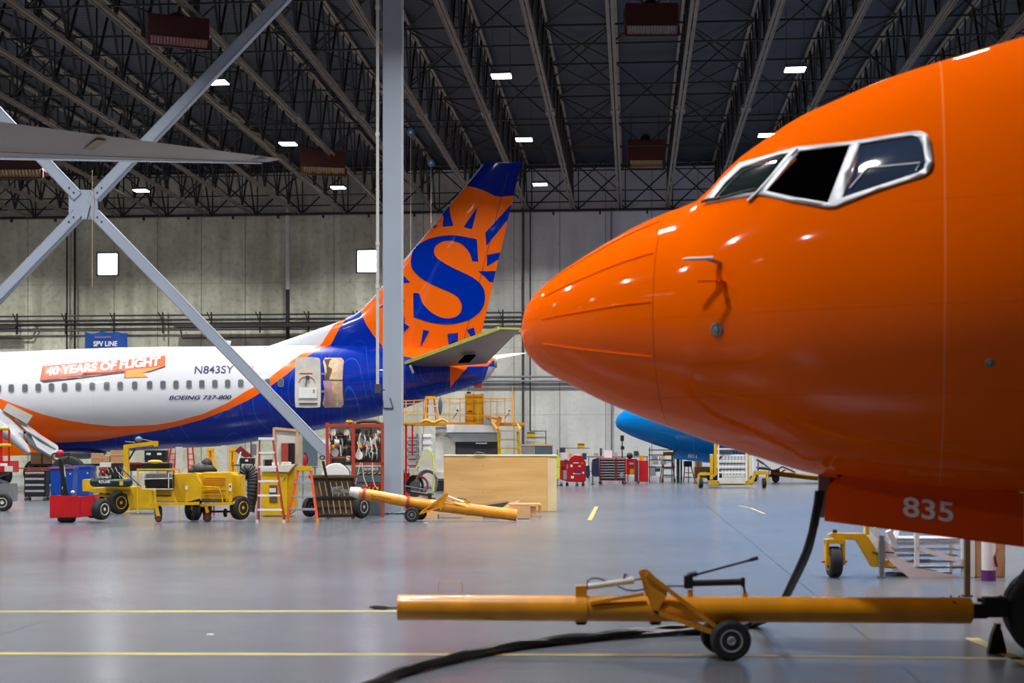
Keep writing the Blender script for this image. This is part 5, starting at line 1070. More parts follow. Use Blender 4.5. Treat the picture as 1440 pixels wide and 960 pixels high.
# ------------------------------------------------------------------ crate, pallet, sheets
m = mat('plywood', S(232, 190, 126), .6, var=0); nt = m.node_tree; vec, xyz = objxyz(nt); c = mixc(nt, maprange(nt, noise(nt, vec, 1.6, 7, .35, 1, 2.4), .35, .65, 0, 1), S(238, 196, 128), S(222, 172, 104)); c = mixc(nt, maprange(nt, noise(nt, vec, 5, 5, .12, 1, 4), .55, .75, 0, .6), c, S(200, 146, 84)); nt.links.new(c, nt.nodes['Principled BSDF'].inputs['Base Color']); M['plywood'] = m
mk('pine', S(238, 216, 168), .65, var=.15, scale=2)
t = T('plywood_crate', 'big pale plywood crate standing on the floor in the middle of the hangar', 'crate', 770, 719)
t.box('front_panel', 'plywood', 625, 770, 641.5, 719, 0, 3); t.part('side_panel', MB().add([(770, 0, 641.5), (772.5, 0, 641.5), (772.5, 0, 719), (770, 0, 719), (770, 70, 641.5), (772.5, 70, 641.5), (772.5, 70, 719), (770, 70, 719)], [(0, 1, 2, 3), (4, 5, 6, 7), (0, 1, 5, 4), (1, 2, 6, 5), (2, 3, 7, 6), (3, 0, 4, 7)]), 'pine'); t.box('corner_post', 'pine', 770, 783, 640, 719, 1, 4); t.box('lid', 'pine', 624, 784, 639.5, 641.8, -1, 71); t.box('back_panel', 'plywood', 625, 770, 641.5, 719, 67, 70); t.box('side_panel', 'plywood', 624, 626, 641.5, 719, 2, 68); b = MB()
for x, y in ((650, 675), (679, 655), (679, 692), (700, 668), (740, 700)): b.lathe((x, -.2, y), (0, -1, 0), [(0, .5), (.1, .5)], 6)
t.part('nail_head', b, 'black')
t = T('wooden_pallet', 'wooden pallet on the floor at the right foot of the plywood crate', 'pallet', 745, 727); b = MB()
for i in range(5): b.box(716 + 0, 760, i * 9, i * 9 + 6, 708.5, 710.5)
t.part('deck_board', b, 'tan'); b = MB()
for x in (716, 742, 754): b.box(x, x + 7 if x < 750 else 761, 0, 42, 710.5, 727)
t.part('runner', MB().box(716, 744, 0, 3, 711, 727).box(716, 744, 38, 41, 711, 727).box(746, 754, 4, 8, 712, 727).box(744, 746, 0, 40, 712, 727).box(758, 761, 6, 40, 710, 722), 'tan')
t = T('wooden_pallet', 'long low wooden pallet under the yellow tow bar, left of the other pallet', 'pallet', 650, 729); t.part('deck_board', MB().box(594, 722, 10, 40, 719, 723), 'tan'); t.part('runner', MB().box(594, 615, 10, 40, 723, 729).box(649, 679, 10, 40, 723, 729).box(700, 722, 10, 40, 723, 729), 'tan')
for nm, lab, m_, poly, d0 in (('plywood_sheet', 'thin plywood sheet leaning low against the crate front', 'tan', [(665, 708), (731, 700), (732, 702), (700, 713), (690, 716)], -6), ('metal_sheet', 'dark metal sheet lying between plywood offcuts before the crate', 'darkgrey', [(668, 712), (716, 705), (706, 714), (690, 716)], -9), ('plywood_offcut', 'narrow plywood offcut leaning against the crate beside the pallet', 'pine', [(706, 713), (732, 701), (727, 707), (714, 714)], -11), ('white_sheet', 'pale sheet lying on the pallet at the crate foot', 'flapgrey', [(716, 710), (722, 706), (748, 707), (744, 709)], -12)):
    simple(nm, lab, 'sheet', 700, 716, m_, MB().prism(poly, d0, d0 + 1.5), 35)
# ------------------------------------------------------------------ behind the crate: maintenance platform and truck
t = T('work_platform', 'long yellow-railed maintenance platform on a white base behind the plywood crate', 'platform', 650, 690.5)
t.box('deck', 'ochre', 560, 738, 594, 598, 0, 70); t.box('fascia', 'white', 628, 700, 597, 608, -2, 0); t.box('lower_fascia', 'white', 636, 704, 611, 621, 2, 6); t.prism('bracket_plate', 'flapgrey', [(628, 608), (640, 621), (704, 621), (704, 608)], 0, 2); t.box('base', 'darkgrey', 640, 700, 621, 690, 10, 40); t.box('end_wall', 'offwhite', 612, 640, 600, 690, 6, 40); t.box('ledge', 'offwhite', 612, 640, 663, 673, 2, 6); t.box('bumper', 'black', 612, 640, 676, 690, 3, 6)
rails = []
for x in (563, 571, 582, 600, 632, 647, 672, 682, 690, 699, 710, 722): rails.append(((x, -1, 564 if x < 600 else 561), (x, -1, 595), 1.2))
for y in (564, 580): rails.append(((560, -1, y), (600, -1, y - 2), 1.2))
for y in (561.5, 585): rails.append(((600, -1, y - 1), (722, -1, y - 1), 1.1))
rails += [((722, -1, 556), (722, -1, 600), 1.4), ((721, 68, 540), (721, 68, 598), 1.2), ((560, 60, 566), (722, 60, 562), 1), ((560, 60, 580), (722, 60, 580), 1), ((632, 0, 568), (647, 0, 568), .9), ((632, 0, 589), (647, 0, 589), .9)]
for r_ in rails: t.bars('rail', 'amber', [r_])
t.part('platform_lettering', MB().box(669, 685, 1.6, 2, 622, 624), 'offwhite')
st_ = t.bars('stair_stringer', 'yellow', [((701, -20, 604), (705, -22, 694), 4)]); t.bars('stair_stringer', 'yellow', [((728, -20, 604), (734, -22, 694), 4)]); t.bars('stair_handrail', 'amber', [((693, -4, 594), (700, -18, 604), 4), ((732, -18, 604), (728, -4, 596), 2)]); t.bars('chevron_bar', 'ochre', [((684, -3, 586), (704, -6, 590), 3), ((704, -5, 586), (698, -5, 600), 6)])
for y in (606, 618, 630, 642, 656, 670): t.box('stair_tread', 'yellow' if y > 610 else 'tan', 702, 730, y - 1, y + 1, -24, -14, bev=0)
t.box('diamond_plate', 'alu', 680, 690, 585, 597, -3, -2)
t = T('yellow_locker', 'tall bright yellow double cabinet standing on the railed platform', 'cabinet', 666, 594.4, 52)
t.box('cabinet_body', 'amber', 655, 679, 554, 594.4, 4, 14); t.bars('frame', 'ochre', [((655, 3, 553), (655, 3, 594), 2), ((666, 3, 553), (666, 3, 594), 1.6), ((679, 3, 553), (679, 3, 594), 2), ((655, 3, 558), (679, 3, 557), 1.6), ((655, 3, 579), (679, 3, 583), 1.4)]); t.box('door', 'yellow', 667.5, 678, 560, 596, 2.6, 4); t.box('vent_slot', 'brown', 658, 664, 577, 579, 2.5, 3.6, bev=0); t.box('top_beacon', 'black', 656, 662, 550.5, 553, 4, 8)
ladder(606, 594.5, 'yellow stepladder standing on the railed platform left of the tall yellow cabinet', 595, 620, 600, 613, 558, [566, 574, 582, 589], 12, 'amber', 'yellow', 4, 'offwhite', 'yellow', 1.8, Z=None) if 0 else None
t = T('stepladder', 'yellow stepladder standing on the railed platform left of the tall yellow cabinet', 'ladder', 606, 594, 52.2)
t.bars('front_rail', 'ochre', [((596, -3, 594), (600, 0, 560), 1.8)]); t.bars('front_rail', 'ochre', [((617, -3, 594), (611, 0, 560), 1.8)]); t.bars('rear_rail', 'rust', [((600, 8, 594), (602, 2, 560), 1.4), ((613, 8, 594), (610, 2, 560), 1.4)]); t.box('top_cap', 'amber', 598, 613, 557, 561, -2, 3)
for y in (570, 581, 590): t.box('step', 'offwhite', 599, 614, y, y + 1.6, -4, 0, bev=0)
for x, lab in ((643, 'chrome work lamp on a stalk clipped to the platform rail, left of the yellow cabinet'), (716, 'chrome work lamp on a stalk clipped to the platform rail, right of the yellow cabinet')):
    t = T('work_lamp', lab, 'lamp', x, 585, 51.7); t.tubes('stalk', 'black', [[(x - 6, 0, 588), (x, 0, 580)]], .5); t.part('lamp_head', MB().ball((x + .5, 0, 577), 2.2, 10), 'chrome', smooth=True)
t = T('fabric_bag', 'grey mesh bag hanging at the right side of the yellow stepladder on the platform', 'bag', 619, 585, 51.6); t.part('sack', MB().ball((619, 0, 571), 6, 14, (.5, .5, 2.1), .1), 'slate', smooth=True); t.tubes('drawstring', 'black', [[(619, 0, 559), (619, 0, 556)]], .5)
duct('yellow crumpled hose lying along the platform deck by the stepladder', [(592, -2, 594), (600, -3, 591), (610, -3, 594), (622, -3, 590), (630, -3, 594)], 2.6, 606, 595, 51.6)
# stacked white rolls and mixed gear right of the column
for i, (y0, y1, m_, m2, w_) in enumerate(((610, 617, 'pinkgrey', 'white', 'topmost'), (618, 627, 'flapgrey', 'white', 'second'), (628, 637, 'flapgrey', 'white', 'third'), (638, 647, 'flapgrey', 'offwhite', 'fourth'), (648, 656, 'pinkgrey', 'offwhite', 'lowest'))):
    for j, (xa, xb, mm, sd) in enumerate(((571, 589, m_, 'grey-wrapped bundle'), (590, 608, m2, 'white-wrapped bundle'))):
        tt = T('wrapped_bundle', f'{sd}, {w_} of the stack beside the tall column', 'bundle', (xa + xb) / 2, y1 + .4, 41 if 1 else 0); tt.part('wrap', MB().box(xa, xb, 0, 14, y0, y1), mm, bev=.05); tt.box('strap', 'grey', xa + (14 if j == 0 else 3), xa + (17 if j == 0 else 4.5), y0 - .3, y1, -.5, 14.3, bev=0)
t = T('supply_shelf', 'white shelf unit carrying the wrapped bundles, right of the tall column', 'shelf', 590, 694.5, None); t.box('shelf_board', 'offwhite', 566, 612, 657, 660, 0, 20); t.bars('leg', 'grey', [((568, 1, 660), (568, 1, 694), 2), ((610, 1, 660), (610, 1, 694), 2)]); t.box('lower_board', 'grey', 566, 612, 684, 687, 0, 20)
t = T('red_trolley', 'red narrow trolley with a yellow top bar rising just right of the tall column', 'trolley', 574, 712, None); t.bars('upright', 'red', [((571, 0, 596), (571, 0, 712), 3), ((580, 0, 596), (580, 0, 640), 2.4)]); t.box('top_bar', 'yellow', 566, 582, 594, 597, -2, 2); t.box('lower_body', 'darkred', 565, 576, 665, 704, 0, 8); caster(t, 568, 712, 2, 3); caster(t, 574, 712, 6, 3)
t = T('hose_reel_cart', 'hose reel cart with two big coils standing left of the plywood crate', 'cart', 596, 716)
def coil(nm, cx, cy, r, m_, n_, ax=(1, 0)):
    b = MB()
    for i in range(n_):
        b.tube([(cx + (r - i * .9) * .8 * math.cos(a) + i * .4, i * 1.1 * (1 if ax[0] else 0), cy + (r - i * .9) * math.sin(a)) for a in [2 * PI * j / 20 for j in range(20)]], 1.1, 6, closed=True)
    return t.part(nm, b, m_, smooth=True)
coil('dark_coil', 583, 683, 15, 'black', 7); coil('pale_coil', 600, 679, 19, 'grey', 5); coil('red_coil', 592, 682, 12, 'rust', 3)
t.part('reel_core', MB().lathe((583, -3, 683), (0, 1, 0), [(0, 7), (8, 7)], 14), 'darkgrey', smooth=True); t.bars('frame', 'primer', [((600, -3, 634), (584, -4, 660), 1.4), ((602, -3, 634), (610, -3, 655), 1.4), ((610, -3, 655), (611, -3, 712), 1.2), ((584, -4, 660), (584, -4, 668), 1.2)]); t.bars('axle_frame', 'darkred', [((575, -4, 658), (575, -4, 674), 1), ((575, -4, 657), (590, -4, 657), 1)]); t.box('base_tray', 'black', 573, 612, 700, 704, -4, 16); t.wheel(578, 708, 8, 5, 0, 'd', 'grey'); t.wheel(606, 708, 8, 5, 0, 'd', 'grey')
t = T('draped_tarp', 'pale yellow-edged tarp draped beside the stacked bundles', 'tarp', 604, 656, 39); t.prism('drape', 'offwhite', [(592, 634), (601, 631), (608, 638), (611, 660), (609, 690), (600, 676), (588, 668), (586, 656)], 0, 3, bev=.03)
t.tubes('edge_cord', 'hiviz', [[(601, -1, 631), (608, -1, 638), (611, -1, 660), (609, -1, 690)]], .7)
for i, (x0, x1, lab) in enumerate(((733, 751, 'clear plastic bin behind the plywood crate, left of the grey bin'), (752, 777, 'pale grey plastic bin behind the right end of the plywood crate'))):
    t = T('storage_bin', lab, 'bin', (x0 + x1) / 2, 693, None); t.box('tub', ('flapgrey', 'slate')[i], x0, x1, 626, 650, 0, 26); t.box('rim', 'tan', x0 - 1, x1 + 1, 624.5, 627, -1, 27); t.bars('leg', 'grey', [((x0 + 1, 1, 650), (x0 + 1, 1, 693), 2), ((x1 - 1, 1, 650), (x1 - 1, 1, 693), 2)])
simple('hand_tool', 'green and white tool lying on top of the plywood crate', 'tool', 675, 639.4, 'green', MB().tube([(667, 6, 638), (672, 6, 636.6), (682, 6, 637.6)], [1.2, 1.8, .8], 8), 36, smooth=True)
# ------------------------------------------------------------------ right background
t = T('safety_vest', 'yellow hi-vis vest hanging at the corner of the plywood crate', 'vest', 785, 672, 57); t.prism('cloth', 'hiviz', [(782, 641), (786, 640), (788, 646), (787, 672), (783, 674), (781, 660)], 0, 3, bev=.02); t.box('reflective_band', 'offwhite', 781.5, 787.6, 654, 656, -.5, 0, bev=0)
t = T('vest_hook_stand', 'dark stand holding the yellow hi-vis vest', 'stand', 785, 683); t.bars('pole', 'darkgrey', [((784, 4, 632), (784, 4, 683), 1.2)]); t.bars('foot', 'darkgrey', [((780, 4, 682.5), (789, 4, 682.5), 1)])
t = T('tool_cart', 'red tool cart plastered with stickers, leftmost of the red carts', 'tool cart', 807, 683)
bd = t.prism('body', 'red', [(787, 647), (824, 648), (824, 676), (821, 678), (799, 677), (788, 674)], 0, 16, bev=.02); t.prism('lid', 'red', [(802, 644), (808, 640), (818, 641), (822, 648), (800, 648)], 0, 14)
random.seed(4)
for x, y, w_, h, m_ in ((802, 653, 3, 3.4, 'white'), (806, 650, 8, 1.2, 'bannertext'), (808, 661, 8, 5, 'purple'), (813, 654.5, 4, 1.5, 'offwhite'), (806, 665, 10, 1.4, 'bannertext'), (792, 661, 5, 13, 'flapgrey'), (803, 669, 4, 3.4, 'white'), (819, 663, 2.4, 3, 'bannertext'), (790, 656, 4, 4, 'navy'), (794, 646, 4, 4, 'purple'), (817, 649.5, 3, 3, 'arroworange'), (797, 653, 1.6, 6, 'flapgrey')): t.box('sticker', m_, x, x + w_, y, y + h, -.5, -.1, bd, bev=0)
for x in (789.5, 798, 811.5, 820.5): caster(t, x, 683.6, 2 if x in (789.5, 811.5) else 12, 2.3)
simple('jacket', 'dark navy jacket hanging on the right side of the sticker-covered cart', 'jacket', 827, 672, 'navy', MB().prism([(824, 655), (829, 654), (830, 668), (827, 673), (824, 670)], 0, 6), 58)
for x, y, w_, h, m_, lab in ((790, 636, 8, 8, 'paper', 'white box standing on the left of the sticker-covered cart'), (787, 629, 8, 7, 'darkgrey', 'dark equipment box above the white box on the sticker-covered cart'), (800, 637.5, 4, 5, 'amber', 'small pale yellow cup on the sticker-covered cart'), (807, 638, 9, 4, 'paper', 'white cloth heap on the sticker-covered cart lid'), (819, 637, 6, 9, 'darkgrey', 'dark case at the right end of the sticker-covered cart')):
    simple('shop_item', lab, 'item', x, y + h, m_, MB().box(x, x + w_, 3, 9, y, y + h), 58.7)
t = toolchest('black and red roll cabinet with rows of bright drawer pulls, middle of the red carts', 843, 880, 643.5, 675.5, 681, 'red', 'black', 8, two=True); t.part('round_decal', MB().lathe((874, -1.5, 667.5), (0, -1, 0), [(0, 3), (.3, 3)], 18), 'flapgrey')
simple('coveralls', 'navy blue coveralls draped on the left side of the black roll cabinet', 'clothing', 838, 670, 'navy', MB().prism([(833, 646), (842, 643), (843, 670), (836, 670), (832, 667)], -2, 5), 60)
t = T('cart_stand', 'dark upright stand just left of the navy coveralls', 'stand', 833, 681); t.bars('upright', 'darkgrey', [((833.5, 0, 647), (833.5, 0, 681), 1.6)]); t.bars('foot', 'black', [((831, 0, 680.5), (836, 0, 680.5), 1)])
t = T('red_cabinet', 'red cabinet with white print standing half behind the roll cabinet', 'cabinet', 889, 676); t.box('body', 'red', 881, 896, 645, 667, 0, 14); t.bars('leg', 'darkred', [((882, 0, 667), (882, 0, 676), 1), ((895, 0, 667), (895, 0, 676), 1)]); t.box('print', 'pinkgrey', 885, 891, 650, 653, -.4, 0, bev=0); t.box('yellow_bin', 'yellow', 886, 892, 659, 667, -1, 0)
t = T('red_locker', 'plain red locker on casters, rightmost of the red carts', 'cabinet', 902, 680); t.box('body', 'darkred', 893, 899, 647, 677, 0, 14); t.box('side', 'red', 899, 912, 647.5, 677, 2, 16); t.bars('corner_bar', 'alu', [((898, -.6, 648), (898, -.6, 676), 1)]); caster(t, 898, 680, 2, 1.8)
simple('yellow_bucket', 'yellow bucket standing on the plain red locker', 'bucket', 903, 647, 'amber', MB().lathe((903, 8, 647.3), (0, 0, -1), [(0, 3), (7, 4)], 14), 61.9, smooth=True)
simple('broom', 'pale broom handle leaning over the yellow bucket', 'broom', 899, 646, 'strip', MB().bar((903, 8, 646), (896, 8, 628), .9), 61.9)
simple('welding_mask', 'round black mask sitting on the red cabinet behind the roll cabinet', 'mask', 886, 645, 'black', MB().ball((886, 5, 640.7), 4.6, 12, (1, 1, 1)), 66.7, smooth=True)
simple('paper_towels', 'white paper bundle standing on the black roll cabinet', 'paper', 854, 643, 'paper', MB().box(850, 861, 2, 10, 633, 643.4), 60.8)
t = T('tripod_light', 'black tripod work light rising behind the roll cabinet against the wall', 'lamp', 875, 679.5); t.bars('mast', 'black', [((875, 0, 612), (875, 0, 670), 1.6)]); t.box('lamp_head', 'black', 872.5, 877.5, 612, 620, -1, 3); t.box('lamp_head', 'black', 873, 878, 627, 632, -1, 3); t.bars('tripod_leg', 'black', [((875, 0, 668), (870, -3, 679.5), .8), ((875, 0, 668), (881, -3, 679.5), .8), ((875, 0, 668), (875, 5, 679), .8)])
t = T('workbench', 'long grey workbench against the back wall behind the red carts', 'workbench', 860, 674.5); t.box('bench_top', 'flapgrey', 826, 912, 641, 643, 0, 20); t.box('shelf', 'darkgrey', 790, 830, 629.5, 630.5, 4, 12)
for x in (828, 856, 884, 910): t.bars('leg', 'grey', [((x, 1, 643), (x, 1, 674.5), 1.4)])
t.box('lower_shelf', 'grey', 826, 912, 662, 663.5, 0, 20)
for i, (x, y, w_, h, m_) in enumerate(((836, 637, 6, 4, 'card'), (844, 630, 3, 11, 'darkgrey'), (864, 636, 5, 5, 'pinkgrey'), (832, 650, 9, 12, 'card'), (892, 634, 7, 7, 'green'), (915, 655, 8, 14, 'flapgrey'), (800, 664, 0, 0, 'card'))):
    if w_: simple('bench_item', ('small tan carton', 'slim dark upright case', 'small pinkish box', 'tan carton on the lower level', 'green crumpled bag', 'grey-green carton on the floor', '')[i] + ' at the workbench behind the red carts', 'box', x, y + h, m_, MB().box(x, x + w_, 4, 12, y, y + h - .1), 68.8)
t = T('steel_shelving', 'open steel shelving with dark shelves between the red locker and blue nose', 'shelf', 932, 678); t.bars('post', 'darkgrey', [((913.5, 0, 629), (913.5, 0, 678), 1.2), ((948, 0, 629), (948, 0, 678), 1.2)])
for y in (632, 639, 646, 656): t.box('shelf_board', 'darkgrey', 913, 949, y, y + 1.2, 0, 14, bev=0)
for x, y, m_ in ((918, 641, 'flapgrey'), (928, 641, 'offwhite'), (919, 648, 'alu'), (930, 648, 'flapgrey'), (922, 658, 'green')): simple('shelf_carton', 'small %s carton on the steel shelving, %s shelf' % ({'flapgrey': 'grey', 'offwhite': 'off-white', 'alu': 'silver', 'green': 'green'}[m_], {641: 'second', 648: 'third', 658: 'lowest'}[y]), 'carton', x, y + 5, m_, MB().box(x, x + 7, 2, 10, y, y + 5), 63)
ladder(939, 677, 'small brown stepladder with a yellow foot board, left of the blue gear door', 931, 948, 934, 945, 635, [647, 658, 668], 12, 'rust', 'amber', 4, 'offwhite', 'yellow', 1.5)
t = T('stepladder', 'dark red stepladder under the blue gear door', 'ladder', 968, 677); t.bars('front_rail', 'rust', [((961, -3, 677), (963, 0, 656), 1.3)]); t.bars('front_rail', 'rust', [((977, -3, 677), (972, 0, 656), 1.3)]); t.bars('rear_rail', 'black', [((969, 6, 677), (968, 0, 656), 1.2)]); t.box('top_cap', 'green', 962, 973, 648, 656, 0, 6); t.box('step', 'offwhite', 963, 973, 670, 671.4, -3, 0, bev=0); t.box('step', 'rust', 963, 973, 664, 665, -2, 0, bev=0)
t = T('green_stand', 'dark green post stand left of the dark red stepladder', 'stand', 955, 678); t.bars('post', 'green', [((952.5, 0, 643), (952.5, 0, 678), 2), ((958, 0, 643), (958, 0, 678), 2.2)]); t.box('cross_plate', 'green', 951, 960, 643, 646, -1, 1); t.box('cross_plate', 'black', 954, 956, 644, 678, 2, 3)
t = T('parts_drum', 'tan drum standing on a low box behind the left wheel of the white stair', 'drum', 986, 656, 66.1); t.part('drum_body', MB().lathe((983, 6, 656), (0, 0, -1), [(0, 5), (2, 5.4), (12, 5.4), (14, 5)], 16), 'tan', smooth=True); t.part('lid_rim', MB().lathe((983, 6, 642), (0, 0, -1), [(0, 5.5), (.8, 5.5)], 16), 'brown')
t = T('low_box', 'low brown box under the tan drum', 'box', 986, 676.5, None); t.box('box_body', 'card', 977, 998, 656, 672, 0, 12); t.bars('leg', 'grey', [((979, 1, 672), (979, 1, 676.5), 1), ((996, 1, 672), (996, 1, 676.5), 1)])
t = T('stair_truck', 'white stair with yellow outriggers and four wheels standing beyond the orange belly', 'stair', 1030, 686)
for x, d in ((985.5, 0), (1074.5, 0)): t.wheel(x, 679, 7, 5, d, 'x', 'grey')
t.wheel(1061, 675, 6, 4, 22, 'x', 'grey'); t.wheel(1068, 672, 6, 4, 34, 'x', 'grey'); t.part('outrigger', MB().box(983, 1001, -3, 3, 664, 668).box(981, 984, -2, 2, 666, 680), 'yellow'); t.part('outrigger', MB().box(1060, 1079, -3, 3, 662, 667).box(1077, 1080, -2, 2, 664, 678).bar((1062, 0, 666), (1056, 0, 679), 4), 'yellow')
t.bars('mast', 'yellow', [((1006, 0, 612), (1006, 0, 668), 3.6)]); t.bars('mast', 'yellow', [((1001, -1, 640), (1000, -1, 674), 4)]); t.bars('mast', 'yellow', [((1052, 0, 638), (1052, 0, 676), 2)]); t.bars('side_frame', 'white', [((1010, -1, 612), (1010, -1, 676), 2), ((1049.5, -1, 634), (1049.5, -1, 676), 2.2), ((1058.5, 0, 640), (1059, 0, 664), 1.4)])
for y in (631, 640, 648, 656, 664, 673): t.box('tread', 'white', 1010, 1050, y - 1, y + 1.2, (676 - y) * .5 - 2, (676 - y) * .5 + 3, bev=0)
t.box('front_panel', 'offwhite', 1011, 1048, 672, 680, -3, -1); t.box('base_frame', 'yellow', 1000, 1058, 676, 682, 0, 30); b = MB()
for i in range(8): b.bar((1012 + i * 4.6, 22, 668), (1016 + i * 4.6, 30, 634), .9)
t.part('under_brace', b, 'slate'); t.bars('tie_bar', 'darkgrey', [((1011, 10, 652), (1049, 12, 652), 2), ((1011, 10, 660), (1049, 12, 660), 2), ((1014, 14, 636), (1030, 14, 634), 3)])
t = T('tow_bar', 'yellow tow bar far behind, reaching right beneath the orange belly', 'tow bar', 1110, 678)
t.part('tube', MB().tube([(1086, 0, 665), (1150, 0, 672)], 3.6, 16), 'ochre', smooth=True); t.bars('wheel_arm', 'ochre', [((1088, -2, 662), (1100, -2, 656), 2), ((1100, -2, 656), (1118, -2, 664), 2), ((1092, -2, 668), (1104, -2, 660), 2)]); t.part('tow_head', MB().bar((1080, 0, 670), (1090, 0, 664), 3).box(1084, 1096, -3, 3, 660, 671), 'rust'); t.wheel(1090, 673, 5, 3, -4, 'd', 'grey'); t.tubes('ram', 'grey', [[(1066, 0, 658), (1084, 0, 660)]], 1.4)
t = T('jack_frame', 'grey folded jack frame standing left of the far yellow tow bar', 'jack', 1074, 672.5); t.bars('frame', 'darkgrey', [((1064, 0, 646), (1074, 0, 652), 3), ((1074, 0, 652), (1084, 0, 660), 2), ((1066, 0, 650), (1066, 0, 672), 1.6), ((1082, 0, 660), (1080, 0, 672), 1.4)]); t.box('plate', 'grey', 1064, 1082, 656, 659, -2, 4)
# ------------------------------------------------------------------ gear seen beneath the white aircraft
for x0, x1, lab in ((231, 246, 'red folding ladder leaning behind the hose trailer, left one of the pair'), (262, 277, 'red folding ladder leaning behind the hose trailer, right one of the pair')):
    t = T('leaning_ladder', lab, 'ladder', (x0 + x1) / 2, 690); s_ = 1 if x0 < 250 else -1; xa, xb = (x0 + 8, x1) if s_ > 0 else (x0, x1 - 8)
    for a, b_ in ((x0 + (0 if s_ > 0 else 4), xa), (x1 - (4 if s_ > 0 else 0), xb)): t.bars('side_rail', 'red', [((a if 1 else 0, 0, 690), (b_, 8, 628), 2)])
    for i in range(7): f = i / 7; t.bars('rung', 'red', [((x0 + (0 if s_ > 0 else 4) + (xa - x0 - (0 if s_ > 0 else 4)) * f, 8 * f, 686 - 56 * f), (x1 - (4 if s_ > 0 else 0) + (xb - x1 + (4 if s_ > 0 else 0)) * f, 8 * f, 686 - 56 * f), 1.3)])
for x, w_, lab in ((296, 22, 'yellow trestle stand behind the black duct heap'), (327, 10, 'yellow trestle stand behind the generator cart, right of the other trestle')):
    t = T('trestle', lab, 'stand', x, 690); t.bars('leg', 'amber', [((x - w_ * .6, 0, 690), (x - 2, 0, 632), 3), ((x + w_ * .6, 0, 690), (x + 2, 0, 632), 3), ((x, 6, 690), (x, 2, 632), 3)]); t.bars('tie', 'amber', [((x - w_ * .4, 0, 668), (x + w_ * .4, 0, 668), 2), ((x - w_ * .25, 0, 648), (x + w_ * .25, 0, 648), 2)]); t.box('head', 'amber', x - 5, x + 5, 630, 634, -2, 4)
for x0, x1, y0, lab in ((128, 142, 637, 'tan cardboard carton, left one on the bench under the fuselage'), (155, 176, 633, 'wide tan cardboard carton on the bench left of the boom stand'), (146, 154, 641, 'small tan carton between the two larger cartons under the fuselage'), (43, 58, 636, 'tan carton under the flap at the left, above the black tool chest'), (60, 73, 636, 'tan carton beside the spare tire under the flap')):
    t = T('cardboard_carton', lab, 'carton', (x0 + x1) / 2, 652, 52); t.box('carton_body', 'card', x0, x1, y0, 652, 0, 14); t.box('tape', 'tan', x0, x1, y0 + 6, y0 + 7, -.3, 0, bev=0)
t = T('parts_bench', 'long dark bench holding cartons beneath the white aircraft', 'bench', 120, 690, None); t.box('bench_top', 'darkgrey', 36, 180, 652, 655, 0, 24); b = [((x, 1, 655), (x, 1, 690), 2) for x in (40, 90, 134, 177)]
for s_ in b: t.bars('leg', 'grey', [s_])
t = T('equipment_case', 'black instrument case with two white labels beneath the fuselage', 'case', 218, 650, 50); t.box('case_body', 'black', 203, 234, 633, 647, 0, 12); t.box('label_plate', 'white', 206, 212, 636.5, 639.5, -.4, 0, bev=0); t.box('label_plate', 'white', 221, 227, 636.5, 639.5, -.4, 0, bev=0); t.box('foot_rail', 'darkgrey', 203, 234, 647, 650, 1, 11)
simple('orange_hose_coil', 'flat orange and yellow coil lying just below the black instrument case', 'coil', 218, 652, 'amber', MB().ball((218, 0, 649), 9, 14, (1.2, .8, .3)), 49, smooth=True)
t = T('tool_table', 'dark table with a red strip carrying the instrument case', 'table', 208, 692); t.box('table_top', 'black', 182, 238, 651, 662, 0, 20); t.box('edge_strip', 'red', 182, 200, 650, 653, -.6, 0); t.bars('leg', 'grey', [((184, 1, 662), (184, 1, 692), 2), ((236, 1, 662), (236, 1, 692), 2)])
t = T('guard_rail_section', 'low yellow slotted rail section behind the hose reel', 'rail', 222, 724, None)
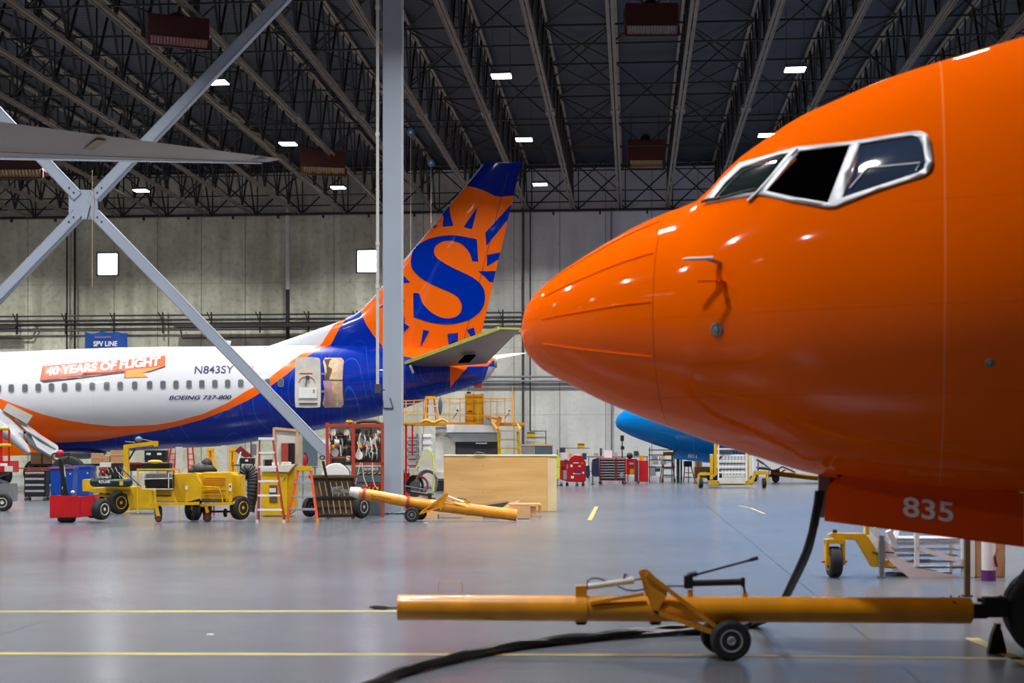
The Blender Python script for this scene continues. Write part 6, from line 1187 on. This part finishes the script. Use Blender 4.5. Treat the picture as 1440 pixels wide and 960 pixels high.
t.bars('rail_bar', 'yellow', [((190, 10, 660), (250, 10, 660), 2.4), ((190, 10, 667), (212, 10, 667), 1.6)]); t.bars('rail_post', 'yellow', [((x, 10, 660), (x, 10, 722), 2) for x in (191, 250)])
t = T('support_post', 'pale grey square post rising to the belly between the red ladders', 'post', 252, 694); t.bars('post', 'offwhite', [((252, 0, 628), (252, 0, 694), 8)]); t.box('foot', 'grey', 246, 258, 691, 694, -6, 6)
t = T('support_post', 'pale grey square post rising to the belly behind the generator cart', 'post', 316, 694); t.bars('post', 'offwhite', [((316, 0, 626), (316, 0, 694), 8)]); t.box('foot', 'grey', 310, 322, 691, 694, -6, 6)
t = T('tool_stand', 'cluttered black and red tool stand behind the ribbed duct, left of the tall stepladder', 'stand', 345, 700)
t.box('tray', 'black', 337, 357, 644, 652, 0, 12); t.box('label_plate', 'white', 345, 349, 646, 648.5, -.5, 0, bev=0); t.prism('red_cover', 'darkred', [(330, 634), (338, 627), (348, 636), (356, 642), (344, 643)], 0, 8); t.bars('strut', 'white', [((334, -1, 652), (339, -1, 635), 2)]); t.bars('mast', 'darkred', [((353, 0, 620), (353, 0, 650), 1.5)]); t.box('gauge', 'grey', 354, 360, 624, 640, 0, 4); t.bars('leg', 'black', [((338, 2, 652), (338, 2, 700), 2), ((356, 2, 652), (356, 2, 700), 2)]); t.box('side_table', 'slate', 325, 337, 653, 655, 0, 10)
simple('paper_scrap', 'tiny white paper scrap on the floor left of the foreground tow bar', 'paper', 296, 892, 'paper', MB().box(291, 300, -2, 4, 891.3, 892))
simple('paper_scrap', 'tiny white paper scrap on the floor before the middle tow bar wheels', 'paper', 599, 735, 'paper', MB().box(596, 602, -1, 1, 734.7, 735))
vs_ = scn.view_settings; scn.display_settings.display_device = 'sRGB'; vs_.view_transform = 'Standard'; vs_.look = 'None'; vs_.gamma = 1; vs_.use_curve_mapping = False; vs_.exposure = .14
scn.cycles.use_light_tree = True; scn.cycles.max_bounces = 6; scn.cycles.caustics_reflective = False; scn.cycles.caustics_refractive = False; scn.cycles.sample_clamp_indirect = 6
